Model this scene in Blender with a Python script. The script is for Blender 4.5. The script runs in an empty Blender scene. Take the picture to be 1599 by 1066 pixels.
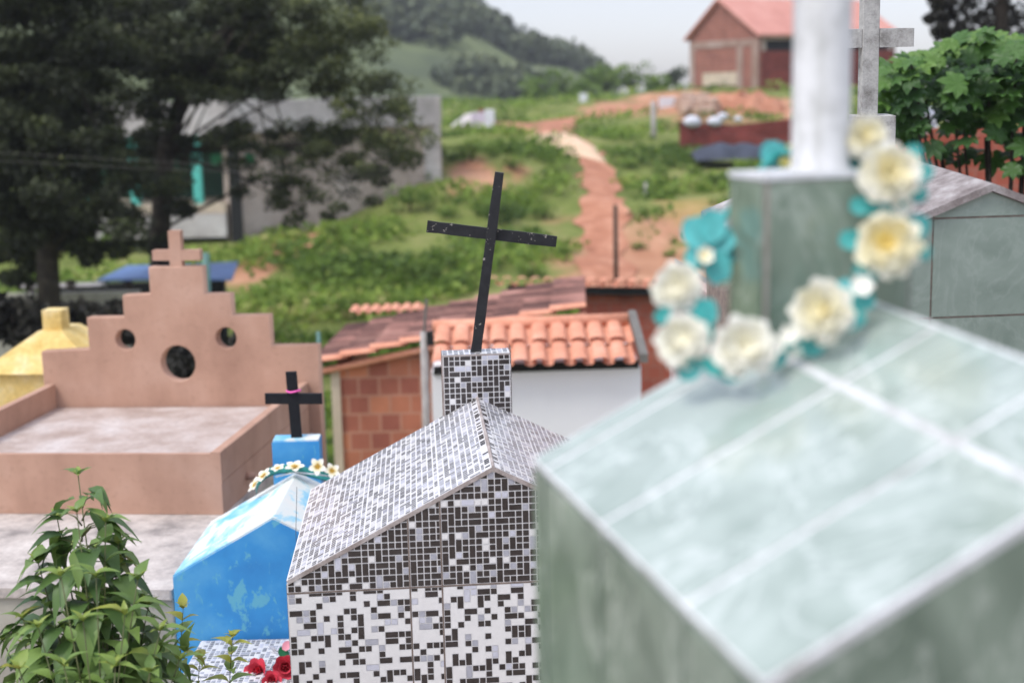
import bpy, math, random
import numpy as np
from mathutils import Vector, Matrix, Quaternion, geometry

# ------------------------------------------------------------------ camera, world, sun, exposure
S = bpy.context.scene
COL = S.collection
FPX, CX, CY = 2200.0, 799.5, 533.0
PITCH, ROLL = math.atan(393/2200), -0.023
_f = np.array([0, math.cos(PITCH), -math.sin(PITCH)]); _u = np.array([0, math.sin(PITCH), math.cos(PITCH)]); _r = np.array([1., 0, 0])
_c, _s = math.cos(ROLL), math.sin(ROLL)
CR, CU, CF = _c*_r+_s*_u, -_s*_r+_c*_u, _f
cam = bpy.data.cameras.new('camera'); camo = bpy.data.objects.new('camera', cam); COL.objects.link(camo)
camo.matrix_world = Matrix(((CR[0], CU[0], -CF[0], 0), (CR[1], CU[1], -CF[1], 0), (CR[2], CU[2], -CF[2], 0), (0, 0, 0, 1)))
cam.sensor_width = 36; cam.lens = FPX/1599*36; cam.clip_start = .05; cam.clip_end = 9000
cam.dof.use_dof = True; cam.dof.focus_distance = 5.0; cam.dof.aperture_fstop = 1.85
S.camera = camo
w = bpy.data.worlds.new('World'); S.world = w; w.use_nodes = True
nt = w.node_tree; nt.nodes.clear()
sky = nt.nodes.new('ShaderNodeTexSky'); sky.sky_type = 'NISHITA'; sky.sun_disc = False
SUN_EL, SUN_AZ = math.radians(58), math.radians(-128)      # azimuth from +Y towards +X
sky.sun_elevation = SUN_EL; sky.sun_rotation = SUN_AZ; sky.altitude = 700; sky.air_density = 1.0; sky.dust_density = 1.2; sky.ozone_density = 1.0
hs = nt.nodes.new('ShaderNodeHueSaturation'); hs.inputs['Saturation'].default_value = .36; hs.inputs['Value'].default_value = 1.0
bg = nt.nodes.new('ShaderNodeBackground'); bg.inputs[1].default_value = .15
out = nt.nodes.new('ShaderNodeOutputWorld')
# overcast: the cloud layer is about three times brighter overhead than at the horizon
tcw = nt.nodes.new('ShaderNodeTexCoord'); sep = nt.nodes.new('ShaderNodeSeparateXYZ'); mr = nt.nodes.new('ShaderNodeMapRange')
mr.inputs['From Min'].default_value = 0; mr.inputs['From Max'].default_value = 1; mr.inputs['To Min'].default_value = .50; mr.inputs['To Max'].default_value = 1.65
vm = nt.nodes.new('ShaderNodeVectorMath'); vm.operation = 'SCALE'
nt.links.new(tcw.outputs['Generated'], sep.inputs[0]); nt.links.new(sep.outputs[2], mr.inputs[0]); nt.links.new(mr.outputs[0], vm.inputs['Scale'])
nt.links.new(sky.outputs[0], hs.inputs['Color']); nt.links.new(hs.outputs[0], vm.inputs[0]); 
tn_ = nt.nodes.new('ShaderNodeVectorMath'); tn_.operation = 'MULTIPLY'; tn_.inputs[1].default_value = (.985, .978, 1.055)   # cool grey cloud
nt.links.new(vm.outputs[0], tn_.inputs[0]); nt.links.new(tn_.outputs[0], bg.inputs[0]); nt.links.new(bg.outputs[0], out.inputs[0])
sun = bpy.data.lights.new('sun', 'SUN'); sun.energy = 1.0; sun.angle = math.radians(18); sun.color = (1, .96, .88)
suno = bpy.data.objects.new('sun', sun); COL.objects.link(suno)
_d = Vector((math.sin(SUN_AZ)*math.cos(SUN_EL), math.cos(SUN_AZ)*math.cos(SUN_EL), math.sin(SUN_EL)))
suno.rotation_euler = (-_d).to_track_quat('-Z', 'Y').to_euler()
S.view_settings.view_transform = 'Standard'; S.view_settings.look = 'None'; S.view_settings.gamma = 1; S.view_settings.exposure = 0.97
S.cycles.use_denoising = True; S.cycles.max_bounces = 6; S.cycles.transparent_max_bounces = 6

rng = np.random.default_rng(7); random.seed(7)

def at(px, py, Y):
    d = CR*(px-CX)/FPX - CU*(py-CY)/FPX + CF
    return d*(Y/d[1])
def hit(px, py):
    d = CR*(px-CX)/FPX - CU*(py-CY)/FPX + CF
    Y = 8.
    while Y < 125:
        p = d*(Y/d[1])
        if p[2] <= gz(p[0], p[1]): return p
        Y += .25
    return d*(120/d[1])

# ------------------------------------------------------------------ materials
def mat(name, build):
    m = bpy.data.materials.new(name); m.use_nodes = True
    n = m.node_tree.nodes; l = m.node_tree.links; b = n['Principled BSDF']
    class H: pass
    h = H(); h.n, h.l, h.b, h.m = n, l, b, m
    def N(t, **k):
        x = n.new(t)
        for a, v in k.items(): setattr(x, a, v)
        return x
    h.N = N
    def coord(kind='Object', scale=(1, 1, 1), rot=(0, 0, 0)):
        tc = N('ShaderNodeTexCoord'); mp = N('ShaderNodeMapping'); mp.inputs['Scale'].default_value = scale; mp.inputs['Rotation'].default_value = rot
        l.new(tc.outputs[kind], mp.inputs[0]); return mp.outputs[0]
    h.coord = coord
    def noise(scale, detail=4, rough=.55, vec=None, dist=0.):
        x = N('ShaderNodeTexNoise'); x.inputs['Scale'].default_value = scale; x.inputs['Detail'].default_value = detail
        x.inputs['Roughness'].default_value = rough; x.inputs['Distortion'].default_value = dist
        l.new(vec if vec is not None else coord(), x.inputs['Vector']); return x.outputs['Fac']
    h.noise = noise
    def ramp(fac, stops, interp='LINEAR'):
        r = N('ShaderNodeValToRGB'); r.color_ramp.interpolation = interp; e = r.color_ramp.elements
        while len(e) < len(stops): e.new(.5)
        for q, (p, c) in zip(e, stops): q.position = p; q.color = (*c, 1) if len(c) == 3 else c
        l.new(fac, r.inputs[0]); return r.outputs[0]
    h.ramp = ramp
    def mix(fac, a, c, mode='MIX'):
        x = N('ShaderNodeMix', data_type='RGBA', blend_type=mode)
        for sock, v in ((x.inputs[0], fac), (x.inputs[6], a), (x.inputs[7], c)):
            if hasattr(v, 'is_linked'): l.new(v, sock)
            elif isinstance(v, (int, float)): sock.default_value = v
            else: sock.default_value = (*v, 1)
        return x.outputs[2]
    h.mix = mix
    def bump(hgt, strength=.3, dist=.01):
        x = N('ShaderNodeBump'); x.inputs['Strength'].default_value = strength; x.inputs['Distance'].default_value = dist
        l.new(hgt, x.inputs['Height']); l.new(x.outputs[0], b.inputs['Normal'])
    h.bump = bump
    def attr(nm):
        x = N('ShaderNodeAttribute'); x.attribute_name = nm; return x.outputs['Fac']
    h.attr = attr
    def col(c): 
        if hasattr(c, 'is_linked'): l.new(c, b.inputs['Base Color'])
        else: b.inputs['Base Color'].default_value = (*c, 1)
    h.col = col
    def rough(v, spec=None):
        b.inputs['Roughness'].default_value = v
        if spec is not None: b.inputs['Specular IOR Level'].default_value = spec
    h.rough = rough
    build(h); return m

def plain(name, c, r=.7, var=.15, sc=6., bump=0., spec=.4):
    def B(h):
        f = h.noise(sc, 6, .6)
        lo = tuple(x*(1-var) for x in c); hi = tuple(min(1, x*(1+var)) for x in c)
        h.col(h.ramp(f, [(.3, lo), (.7, hi)])); h.rough(r, spec)
        if bump: h.bump(h.noise(sc*6, 4), bump, .01)
    return mat(name, B)

def marble(name, dark, light, veins, gloss=.16, scale=7., stretch=(1, 1, 1), vs=.6):
    def B(h):
        v = h.coord('Object', stretch)
        a = h.noise(scale, 7, .62, v, .9)
        base = h.ramp(a, [(.3, dark), (.55, tuple((d+q)/2 for d, q in zip(dark, light))), (.75, light)])
        b2 = h.noise(scale*.8, 5, .6, v, 2.2)
        vein = h.ramp(b2, [(.47, (0, 0, 0)), (.5, (1, 1, 1)), (.53, (0, 0, 0))])
        h.col(h.mix(h.mix(vs, (0, 0, 0), vein), base, veins)); h.rough(gloss, .6)
        b = h.b; b.inputs['Coat Weight'].default_value = .35; b.inputs['Coat Roughness'].default_value = .12
    return mat(name, B)

def brick(name, c1, c2, mortar, bw=.2, rh=.2, ms=.012, dirt=.3):
    def B(h):
        t = h.N('ShaderNodeTexBrick'); h.l.new(h.coord('UV'), t.inputs['Vector'])
        t.inputs['Color1'].default_value = (*c1, 1); t.inputs['Color2'].default_value = (*c2, 1); t.inputs['Mortar'].default_value = (*mortar, 1)
        t.inputs['Scale'].default_value = 1; t.inputs['Mortar Size'].default_value = ms; t.inputs['Brick Width'].default_value = bw; t.inputs['Row Height'].default_value = rh
        d = h.ramp(h.noise(1.3, 6, .65), [(.35, (1-dirt,)*3), (.65, (1, 1, 1))])
        h.col(h.mix(1., t.outputs['Color'], d, 'MULTIPLY')); h.rough(.85, .2); h.bump(t.outputs['Fac'], -.4, .01)
    return mat(name, B)

def leafmat(name, stops, rough=.5, transl=.25):
    def B(h):
        c = h.ramp(h.attr('tint'), stops)
        h.col(c); h.rough(rough, .35)
        t = h.N('ShaderNodeBsdfTranslucent'); h.l.new(c, t.inputs[0])
        mx = h.N('ShaderNodeMixShader'); mx.inputs[0].default_value = transl
        h.l.new(h.b.outputs[0], mx.inputs[1]); h.l.new(t.outputs[0], mx.inputs[2])
        h.l.new(mx.outputs[0], h.n['Material Output'].inputs[0])
    return mat(name, B)

def weathered(name, base, dirt, light, sc=5., r=.85, bmp=.25):
    def B(h):
        a = h.ramp(h.noise(sc, 8, .65), [(.32, dirt), (.5, base), (.68, light)])
        g = h.ramp(h.noise(sc*9, 4, .6), [(.3, (.82,)*3), (.6, (1, 1, 1))])
        h.col(h.mix(1., a, g, 'MULTIPLY')); h.rough(r, .25); h.bump(h.noise(sc*12, 4), bmp, .006)
    return mat(name, B)

M = {}
M['grout_white'] = weathered('white_grout', (.66, .66, .65), (.36, .34, .31), (.76, .76, .75), 11, .7, .15)
M['grout_pink'] = weathered('pinkish_grout', (.42, .36, .33), (.28, .23, .2), (.55, .5, .47), 12, .85, .3)
M['tile_green'] = marble('green_marbled_tile', (.245, .305, .255), (.475, .535, .48), (.60, .645, .60), .17, 5.)  # same tile as the walls, with the roof's sky brightness put into its colour
M['tile_green_wall'] = marble('green_marbled_wall_tile', (.075, .115, .082), (.285, .35, .275), (.39, .44, .37), .18, 6., (1, 1, .55))  # darker copy of the roof tile; shade on upright faces put into colour
M['tile_grey_green'] = marble('grey_green_marbled_tile', (.155, .205, .17), (.31, .37, .32), (.42, .47, .42), .25, 4.2, (1, 1, 1), .14)
M['white_paint'] = weathered('whitewashed_cement', (.70, .71, .72), (.55, .54, .52), (.8, .81, .82), 9, .75, .2)
def postp(h):
    a = h.ramp(h.noise(14, 8, .65), [(.3, (.50, .50, .48)), (.5, (.66, .66, .645)), (.7, (.75, .75, .735))])
    st = h.ramp(h.noise(9, 6, .6, h.coord('Object', (2.5, 2.5, .4))), [(.32, (.72, .72, .68)), (.5, (1, 1, 1))])
    h.col(h.mix(.8, a, st, 'MULTIPLY')); h.rough(.85, .25); h.bump(h.noise(90, 4), .35, .004)
M['post_paint'] = mat('rough_white_paint', postp)
M['grey_cement'] = weathered('weathered_grey_cement', (.42, .41, .38), (.2, .19, .17), (.55, .54, .5), 16, .9, .5)
M['old_slab'] = weathered('weathered_brownish_slab', (.30, .265, .25), (.17, .14, .13), (.46, .43, .41), 12, .9, .5)
M['pink_slab'] = weathered('weathered_pinkish_slab', (.42, .29, .26), (.28, .2, .18), (.55, .42, .38), 9, .9, .4)
def brownp(h):
    a = h.ramp(h.noise(2.0, 8, .6), [(.3, (.40, .235, .165)), (.5, (.48, .29, .205)), (.7, (.54, .345, .255))])
    st = h.ramp(h.noise(5, 6, .6, h.coord('Object', (.55, .55, .18))), [(.34, (.82, .80, .79)), (.55, (1, 1, 1))])
    sp = h.ramp(h.noise(30, 5, .6), [(.28, (.86, .85, .84)), (.45, (1, 1, 1))])
    h.col(h.mix(.85, h.mix(.8, a, st, 'MULTIPLY'), sp, 'MULTIPLY')); h.rough(.8, .25); h.bump(h.noise(70, 4), .2, .004)
M['brown_plaster'] = mat('brown_plaster', brownp)
M['slab_floor'] = weathered('dusty_slab', (.50, .41, .36), (.38, .29, .24), (.62, .56, .52), 3.5, .85, .2)
M['plinth'] = weathered('bare_cement_plinth', (.52, .46, .41), (.28, .25, .23), (.66, .6, .54), 4.5, .9, .4)
M['plinth_shade'] = plain('plinth_cement', (.36, .34, .28), .9, .2, 4)  # darker copy of the plinth cement, its shaded side put into colour
M['yellow_paint'] = weathered('faded_yellow_paint', (.75, .55, .20), (.6, .4, .11), (.82, .68, .38), 4, .8, .15)
M['black_paint'] = mat('chipped_black_paint', lambda h: (h.col(h.mix(h.ramp(h.noise(48, 6, .65, None, .3), [(.635, (0, 0, 0)), (.655, (1, 1, 1))]), h.ramp(h.noise(30), [(.3, (.006, .006, .007)), (.7, (.016, .016, .018))]), (.30, .27, .23))), h.rough(.55, .4), h.bump(h.noise(90), .3, .003)))
M['black_plain'] = plain('plain_black_paint', (.009, .009, .011), .7, .3, 30, 0, .25)
M['pale_edge'] = plain('bare_wood_edge', (.4, .38, .34), .8)
M['cell_dark'] = plain('dark_mosaic', (.046, .037, .034), .12, .25, 40, 0, .5)
M['cell_grey'] = plain('grey_mosaic', (.42, .42, .46), .12, .12, 40, 0, .5)
M['cell_pale'] = plain('pale_mosaic', (.60, .60, .66), .12, .08, 40, 0, .5)
M['cell_white'] = plain('white_mosaic', (.79, .77, .745), .12, .04, 40, 0, .5)
M['cell_mid'] = plain('mid_grey_mosaic', (.25, .245, .25), .14, .3, 40, 0, .5)  # dark cells greyed: the sky's sheen on upward faces put into colour
M['cell_line'] = plain('mosaic_joint', (.70, .68, .66), .4, .06, 30, 0, .4)
M['tile_joint'] = plain('brown_tile_joint', (.22, .17, .14), .9, .3, 30)
def bluep(h):
    v = h.coord('Object', (1, 1, .55))
    n1 = h.noise(17, 9, .7, v, .5)
    tc_ = h.N('ShaderNodeTexCoord'); vd = h.N('ShaderNodeVectorMath', operation='DISTANCE'); lp = at(395, 940, 5.89)-np.array((-1.0775, 6.388, -2.975)); vd.inputs[1].default_value = [float(q) for q in lp]
    h.l.new(tc_.outputs['Object'], vd.inputs[0]); mm = h.N('ShaderNodeMapRange'); mm.inputs['From Max'].default_value = .30; mm.inputs['To Min'].default_value = .068; mm.inputs['To Max'].default_value = -.03
    h.l.new(vd.outputs['Value'], mm.inputs[0]); ad_ = h.N('ShaderNodeMath', operation='ADD'); h.l.new(n1, ad_.inputs[0]); h.l.new(mm.outputs[0], ad_.inputs[1]); n1 = ad_.outputs[0]
    m1 = h.ramp(n1, [(.57, (0, 0, 0)), (.62, (.9, .9, .9))])
    c = h.ramp(h.noise(4, 5), [(.3, (.035, .22, .52)), (.5, (.045, .28, .60)), (.72, (.10, .37, .64))])
    c = h.mix(m1, c, (.13, .42, .54)); h.col(c); h.rough(.6, .35); h.bump(h.noise(45), .15, .004)
M['blue_paint'] = mat('flaking_blue_paint', bluep)
def bluer(h):
    v = h.coord('Object', (1, .6, 1))
    a = h.ramp(h.noise(5, 7, .65, v, .6), [(.36, (.16, .46, .68)), (.45, (.36, .60, .68)), (.50, (.66, .70, .66)), (.7, (.72, .69, .62))])
    h.col(a); h.rough(.7, .3); h.bump(h.noise(40), .15, .004)
M['blue_roof'] = mat('worn_white_and_blue_paint', bluer)
M['teal'] = plain('teal_foil', (.045, .33, .30), .35, .3, 30)
M['teal_light'] = plain('light_teal_petal', (.09, .42, .405), .45, .25, 30)
M['dark_teal'] = plain('dark_teal_leaf', (.004, .10, .09), .35, .3, 30)
def petal(h):
    h.col(h.ramp(h.attr('tint'), [(0, (.87, .855, .77)), (.45, (.86, .80, .55)), (1, (.84, .68, .25))])); h.rough(.7, .2)
    h.b.inputs['Subsurface Weight'].default_value = 0
M['petal'] = mat('cream_petal', petal)
M['plumeria'] = mat('white_petal', lambda h: (h.col(h.ramp(h.attr('tint'), [(0, (.84, .82, .74)), (.6, (.78, .68, .40)), (1, (.45, .26, .04))])), h.rough(.6, .2)))
M['yellow_centre'] = plain('yellow_centre', (.75, .5, .08), .7)
M['yellow_petal'] = plain('yellow_petal', (.78, .66, .2), .6)
M['red_petal'] = plain('red_petal', (.60, .05, .08), .6, .35, 25)
M['pink_petal'] = plain('pink_petal', (.75, .30, .36), .55)
M['pink_band'] = plain('pink_band', (.85, .12, .42), .5)
M['fake_leaf'] = plain('dark_green_fake_leaf', (.01, .14, .05), .4)
M['green_metal'] = plain('green_metal', (.10, .20, .17), .6)
M['wire'] = plain('rusty_wire', (.09, .08, .08), .6)
M['cable'] = plain('pale_cable', (.16, .15, .13), .7)
M['bark'] = weathered('bark', (.045, .036, .028), (.025, .02, .016), (.08, .065, .05), 8, .95, .6)
M['stem'] = plain('stem', (.12, .13, .05), .6, .3)
M['leaf_shrub'] = leafmat('shrub_leaf', [(0, (.040, .085, .026)), (.4, (.105, .185, .048)), (.8, (.21, .31, .07)), (1, (.38, .38, .06))], .42, .22)
M['leaf_castor'] = leafmat('broad_leaf', [(0, (.03, .075, .018)), (.5, (.07, .16, .03)), (1, (.14, .25, .045))], .45, .25)
M['leaf_dark'] = leafmat('dark_tree_leaf', [(0, (.016, .019, .008)), (.45, (.040, .049, .017)), (.75, (.105, .125, .042)), (1, (.20, .22, .065))], .6, .15)  # the backlit crown's darkness is put into these leaf colours
M['leaf_bush'] = leafmat('bush_leaf', [(0, (.055, .10, .022)), (.5, (.155, .245, .044)), (1, (.28, .37, .07))], .6, .35)
M['leaf_grass'] = leafmat('hillside_leaf', [(0, (.085, .145, .024)), (.45, (.205, .315, .048)), (.85, (.34, .43, .085)), (1, (.44, .41, .15))], .7, .4)
M['leaf_far'] = leafmat('far_leaf', [(0, (.050, .066, .042)), (.6, (.095, .118, .068)), (1, (.16, .185, .095))], .8, .1)
M['leaf_black'] = leafmat('shadowy_leaf', [(0, (.012, .011, .009)), (1, (.045, .042, .028))], .8, .1)
M['brick_orange'] = brick('orange_brick', (.64, .25, .135), (.36, .12, .085), (.52, .26, .175), .21, .19, .012, .3)
M['brick_red'] = brick('red_brick', (.50, .145, .09), (.40, .105, .07), (.40, .18, .13), .21, .19, .010, .3)
M['brick_far'] = brick('far_brick', (.37, .145, .10), (.31, .115, .085), (.34, .19, .15), .5, .25, .03, .3)
M['brick_wall'] = brick('dark_red_brick', (.30, .055, .04), (.22, .04, .03), (.24, .10, .08), .4, .2, .02, .4)
M['roof_far'] = weathered('pale_red_roof', (.60, .275, .215), (.53, .235, .185), (.66, .33, .265), .6, .8, .1)
M['tile_orange'] = weathered('orange_clay_tile', (.72, .32, .20), (.62, .26, .16), (.80, .41, .28), 3, .8, .2)
M['tile_old'] = oldtile = weathered('old_brown_clay_tile', (.25, .135, .11), (.10, .062, .055), (.44, .26, .21), 1.6, .9, .4)
_n = oldtile.node_tree; _b = _n.nodes['Principled BSDF']; _src = _b.inputs['Base Color'].links[0].from_socket
_at = _n.nodes.new('ShaderNodeAttribute'); _at.attribute_name = 'tint'; _rp = _n.nodes.new('ShaderNodeValToRGB'); _rp.color_ramp.elements[0].color = (.30, .27, .27, 1); _rp.color_ramp.elements[1].color = (1.4, 1.25, 1.2, 1)
_mx = _n.nodes.new('ShaderNodeMix'); _mx.data_type = 'RGBA'; _mx.blend_type = 'MULTIPLY'; _mx.inputs[0].default_value = 1
_n.links.new(_at.outputs['Fac'], _rp.inputs[0]); _n.links.new(_src, _mx.inputs[6]); _n.links.new(_rp.outputs[0], _mx.inputs[7]); _n.links.new(_mx.outputs[2], _b.inputs['Base Color'])
M['white_wall'] = plain('white_plaster', (.84, .84, .84), .8, .04, 1.2)
M['concrete'] = weathered('bare_concrete', (.46, .375, .315), (.33, .27, .225), (.53, .455, .40), .8, .9, .1)
M['concrete_pale'] = weathered('pale_concrete', (.52, .48, .45), (.38, .35, .32), (.60, .57, .54), 1.2, .9, .1)
M['dark_inside'] = plain('dark_interior', (.016, .017, .016), .9)  # near-black for dark parts, and for shade painted indoors and under eaves
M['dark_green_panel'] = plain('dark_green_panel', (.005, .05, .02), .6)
M['green_panel'] = plain('green_panel', (.01, .16, .055), .6)
M['turquoise'] = plain('turquoise_paint', (.10, .50, .42), .6)
M['blue_tarp'] = plain('blue_tarpaulin', (.11, .21, .44), .5, .2, 2)
M['dark_tarp'] = plain('dark_tarpaulin', (.035, .042, .06), .7, .4, 1.5)
M['white_plastic'] = plain('white_plastic', (.64, .65, .68), .6, .1)
M['pole'] = weathered('cement_pole', (.40, .37, .34), (.3, .27, .25), (.5, .47, .44), 4)
M['soil'] = weathered('red_soil', (.46, .20, .115), (.34, .14, .08), (.58, .30, .19), 1.6, .95, .2)
M['sand'] = weathered('beige_sand', (.70, .50, .33), (.62, .43, .28), (.76, .57, .40), .8, .95, .2)
M['stone'] = weathered('rubble', (.42, .28, .2), (.3, .17, .12), (.55, .42, .33), 2, .95, .3)
M['frame'] = weathered('stained_frame', (.34, .235, .19), (.27, .17, .13), (.42, .32, .27), .8, .9, .1)
M['lilac'] = plain('faded_lilac_paint', (.55, .47, .55), .8, .2, 2)
M['buff'] = plain('buff_block', (.52, .43, .32), .9, .2, 2)

# ------------------------------------------------------------------ mesh builder
ORG = {}
V = lambda p: np.asarray(p, float)
class MB:
    def __init__(s): s.v, s.f, s.m, s.t = [], [], [], []
    def poly(s, pts, mi=0, tint=0.):
        k = len(s.v); s.v += [tuple(map(float, p)) for p in pts]; s.f.append(tuple(range(k, k+len(pts)))); s.m.append(mi); s.t.append(tint)
    def mesh(s, vs, fs, mi=0, tint=0.):
        k = len(s.v); s.v += [tuple(map(float, p)) for p in vs]
        for f in fs: s.f.append(tuple(k+i for i in f)); s.m.append(mi); s.t.append(tint)
    def prism(s, pts, ext, mi=0, cap=True, mcap=None):
        pts = [V(p) for p in pts]; n = len(pts); e = V(ext); nrm = np.zeros(3)
        for i in range(n): nrm += np.cross(pts[i], pts[(i+1) % n])
        if nrm@e > 0: pts = pts[::-1]
        vs = pts+[p+e for p in pts]; fs = [(i, i+n, (i+1) % n+n, (i+1) % n) for i in range(n)]
        s.mesh(vs, fs, mi)
        if cap: s.mesh(vs, [tuple(range(n))], mi if mcap is None else mcap); s.mesh(vs, [tuple(range(2*n-1, n-1, -1))], mi)
    def box(s, c, ax, mi=0):
        c = V(c); a, b, d = [V(q) for q in ax]
        s.prism([c-a-b-d, c+a-b-d, c+a+b-d, c-a+b-d], 2*d, mi)
    def abox(s, lo, hi, mi=0):
        lo, hi = V(lo), V(hi); h = (hi-lo)/2; s.box((lo+hi)/2, (V((h[0], 0, 0)), V((0, h[1], 0)), V((0, 0, h[2]))), mi)
    def tube(s, path, rad, n=8, mi=0, cap=True):
        path = [V(p) for p in path]
        if np.isscalar(rad): rad = [rad]*len(path)
        rings = []; prev = None
        for i, p in enumerate(path):
            d = path[min(i+1, len(path)-1)]-path[max(i-1, 0)]; d = d/(np.linalg.norm(d)+1e-9)
            if prev is None:
                a = np.cross(d, (0, 0, 1.) if abs(d[2]) < .9 else (1., 0, 0))
            else: a = prev-d*(prev@d)
            a /= np.linalg.norm(a)+1e-9; b = np.cross(d, a); prev = a
            rings.append([p+rad[i]*(math.cos(2*math.pi*k/n)*a+math.sin(2*math.pi*k/n)*b) for k in range(n)])
        vs = [q for r in rings for q in r]; fs = []
        for i in range(len(path)-1):
            for k in range(n): fs.append((i*n+k, i*n+(k+1) % n, (i+1)*n+(k+1) % n, (i+1)*n+k))
        if cap: fs += [tuple(range(n-1, -1, -1)), tuple(range((len(path)-1)*n, len(path)*n))]
        s.mesh(vs, fs, mi)
    def build(s, name, mats, parent=None, loc=None, smooth=False, bevel=0., seg=2):
        me = bpy.data.meshes.new(name); o = bpy.data.objects.new(name, me)
        if parent is not None: org = ORG[parent.name]
        else: org = V(loc) if loc is not None else np.zeros(3)
        vv = np.array(s.v, float)-org
        me.from_pydata(vv.tolist(), [], s.f)
        for m_ in (mats if isinstance(mats, (list, tuple)) else [mats]): me.materials.append(M[m_])
        me.polygons.foreach_set('material_index', s.m)
        a = me.attributes.new('tint', 'FLOAT', 'FACE'); a.data.foreach_set('value', np.array(s.t, np.float32))
        uv = me.uv_layers.new(name='uv'); vd = np.array(s.v, float); L = np.zeros((len(me.loops), 2)); k = 0
        if len(s.f) < 12000:
            for f in s.f:
                P = vd[list(f)]; n = np.cross(P[1]-P[0], P[2]-P[0]); n /= np.linalg.norm(n)+1e-12
                t = np.array([-n[1], n[0], 0]); q = np.linalg.norm(t)
                t = t/q if q > 1e-3 else np.array([1., 0, 0]); b = np.cross(n, t)
                L[k:k+len(f), 0] = P@t; L[k:k+len(f), 1] = P@b; k += len(f)
            uv.data.foreach_set('uv', L.ravel().astype(np.float32))
        if smooth: me.polygons.foreach_set('use_smooth', [True]*len(me.polygons))
        me.update(); COL.objects.link(o)
        if parent is not None: o.parent = parent; ORG[o.name] = org
        else: o.location = org; ORG[o.name] = org
        if bevel:
            md = o.modifiers.new('bevel', 'BEVEL'); md.width = bevel; md.segments = seg; md.limit_method = 'ANGLE'; md.angle_limit = math.radians(40)
        return o
def tag(o, label, cat, group=None, kind=None):
    if label: o['label'] = label
    if cat: o['category'] = cat
    if group: o['group'] = group
    if kind: o['kind'] = kind
    return o
def thing(name, label, cat, loc, group=None):
    o = bpy.data.objects.new(name, None); o.empty_display_size = .1; COL.objects.link(o); o.location = [float(q) for q in loc]
    ORG[o.name] = V(loc); return tag(o, label, cat, group)
def struct(o): o['kind'] = 'structure'; return o
def dup(root, loc, rz, sc, label, group=None):
    def cp(o, par):
        c = o.copy(); COL.objects.link(c)
        if par: c.parent = par
        for ch in o.children: cp(ch, c)
        return c
    r = cp(root, None); r.location = [float(q) for q in loc]; r.rotation_euler = (0, 0, rz); r.scale = (sc,)*3 if np.isscalar(sc) else sc
    r['label'] = label
    if group: r['group'] = group
    return r

def leaves(mb, pts, size, tints, flat=.0, aspect=.5):
    """a bent leaf-sized rhombus at every point"""
    n = len(pts); d = rng.normal(size=(n, 3)); d[:, 2] *= (1-flat); d /= np.linalg.norm(d, axis=1)[:, None]
    e = rng.normal(size=(n, 3)); e = np.cross(d, e); e /= np.linalg.norm(e, axis=1)[:, None]
    sz = size*rng.uniform(.6, 1.3, n)
    A = pts-d*sz[:, None]*.5; B = pts+e*(sz*aspect*.5)[:, None]; C_ = pts+d*sz[:, None]*.5; D = pts-e*(sz*aspect*.5)[:, None]
    k = len(mb.v)
    allv = np.stack([A, B, C_, D], 1).reshape(-1, 3)
    mb.v += list(map(tuple, allv.tolist()))
    mb.f += [(k+4*i, k+4*i+1, k+4*i+2, k+4*i+3) for i in range(n)]
    mb.m += [0]*n; mb.t += list(np.clip(tints, 0, 1))
def blob(c, r, n, shell=.55):
    d = rng.normal(size=(n, 3)); d /= np.linalg.norm(d, axis=1)[:, None]
    q = rng.uniform(shell, 1, n)**.7
    return V(c)+d*q[:, None]*V(r)

# ------------------------------------------------------------------ terrain
PY = [-40, 0, 3, 4.5, 6, 9, 14, 22, 33, 45, 55, 65, 78, 92, 105, 125, 180, 320, 4000]
PZ = [-1.4, -1.62, -1.95, -2.42, -2.8, -3.5, -4.4, -5.2, -5.0, -3.65, -2.65, -2.0, -1.55, -1.05, -.9, -1.8, -6, -6.5, -25]
def _h(i, j): return np.modf(np.sin(i*127.1+j*311.7)*43758.5453)[0]
def vn(x, y):
    i, j = np.floor(x), np.floor(y); fx, fy = x-i, y-j; fx = fx*fx*(3-2*fx); fy = fy*fy*(3-2*fy)
    return (_h(i, j)*(1-fx)+_h(i+1, j)*fx)*(1-fy)+(_h(i, j+1)*(1-fx)+_h(i+1, j+1)*fx)*fy
def gz(x, y):
    x = np.asarray(x, float); y = np.asarray(y, float)
    z = np.interp(y, PY, PZ)
    z = z+1.1*np.exp(-((x+1.5)/4.5)**2-((y-50)/11)**2)          # knoll beside the lane
    z = z+.9*np.exp(-((x-17)/9)**2-((y-92)/14)**2)
    s = np.clip((y-18)/25, 0, 1)
    return z+s*(.35*vn(x/5+3, y/6)+.15*vn(x/1.7, y/2.1+9))
def interp_path(P, n):
    P = np.array(P); t = np.r_[0, np.cumsum(np.linalg.norm(np.diff(P[:, :2], axis=0), axis=1))]; q = np.linspace(0, t[-1], n)
    return np.stack([np.interp(q, t, P[:, k]) for k in range(P.shape[1])], 1)
LANE_PX = [(955, 470), (950, 440), (945, 400), (941, 350), (940, 305), (936, 270), (920, 246), (893, 226), (868, 210), (858, 200), (872, 192), (905, 184), (950, 175), (1000, 167), (1050, 160)]
LANE = interp_path([hit(*p)[:2] for p in LANE_PX], 120)
PATCH = [(p, r) for p, r in [((745, 276), .7), ((805, 268), .5), ((718, 288), .4), ((985, 395), .7), ((1030, 420), 1.1), ((990, 430), .9), ((1075, 425), 1.0), ((815, 205), 1.6), ((1010, 420), 2.),
        ((960, 170), 1.6), ((1000, 168), 2.2), ((1040, 166), 2.4), ((1090, 170), 3), ((1130, 165), 2.6), ((1200, 165), 2.6), ((395, 428), .6), ((440, 402), .6), ((480, 378), .5)]]
PATCH = [(hit(*p), r) for p, r in PATCH]
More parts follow.
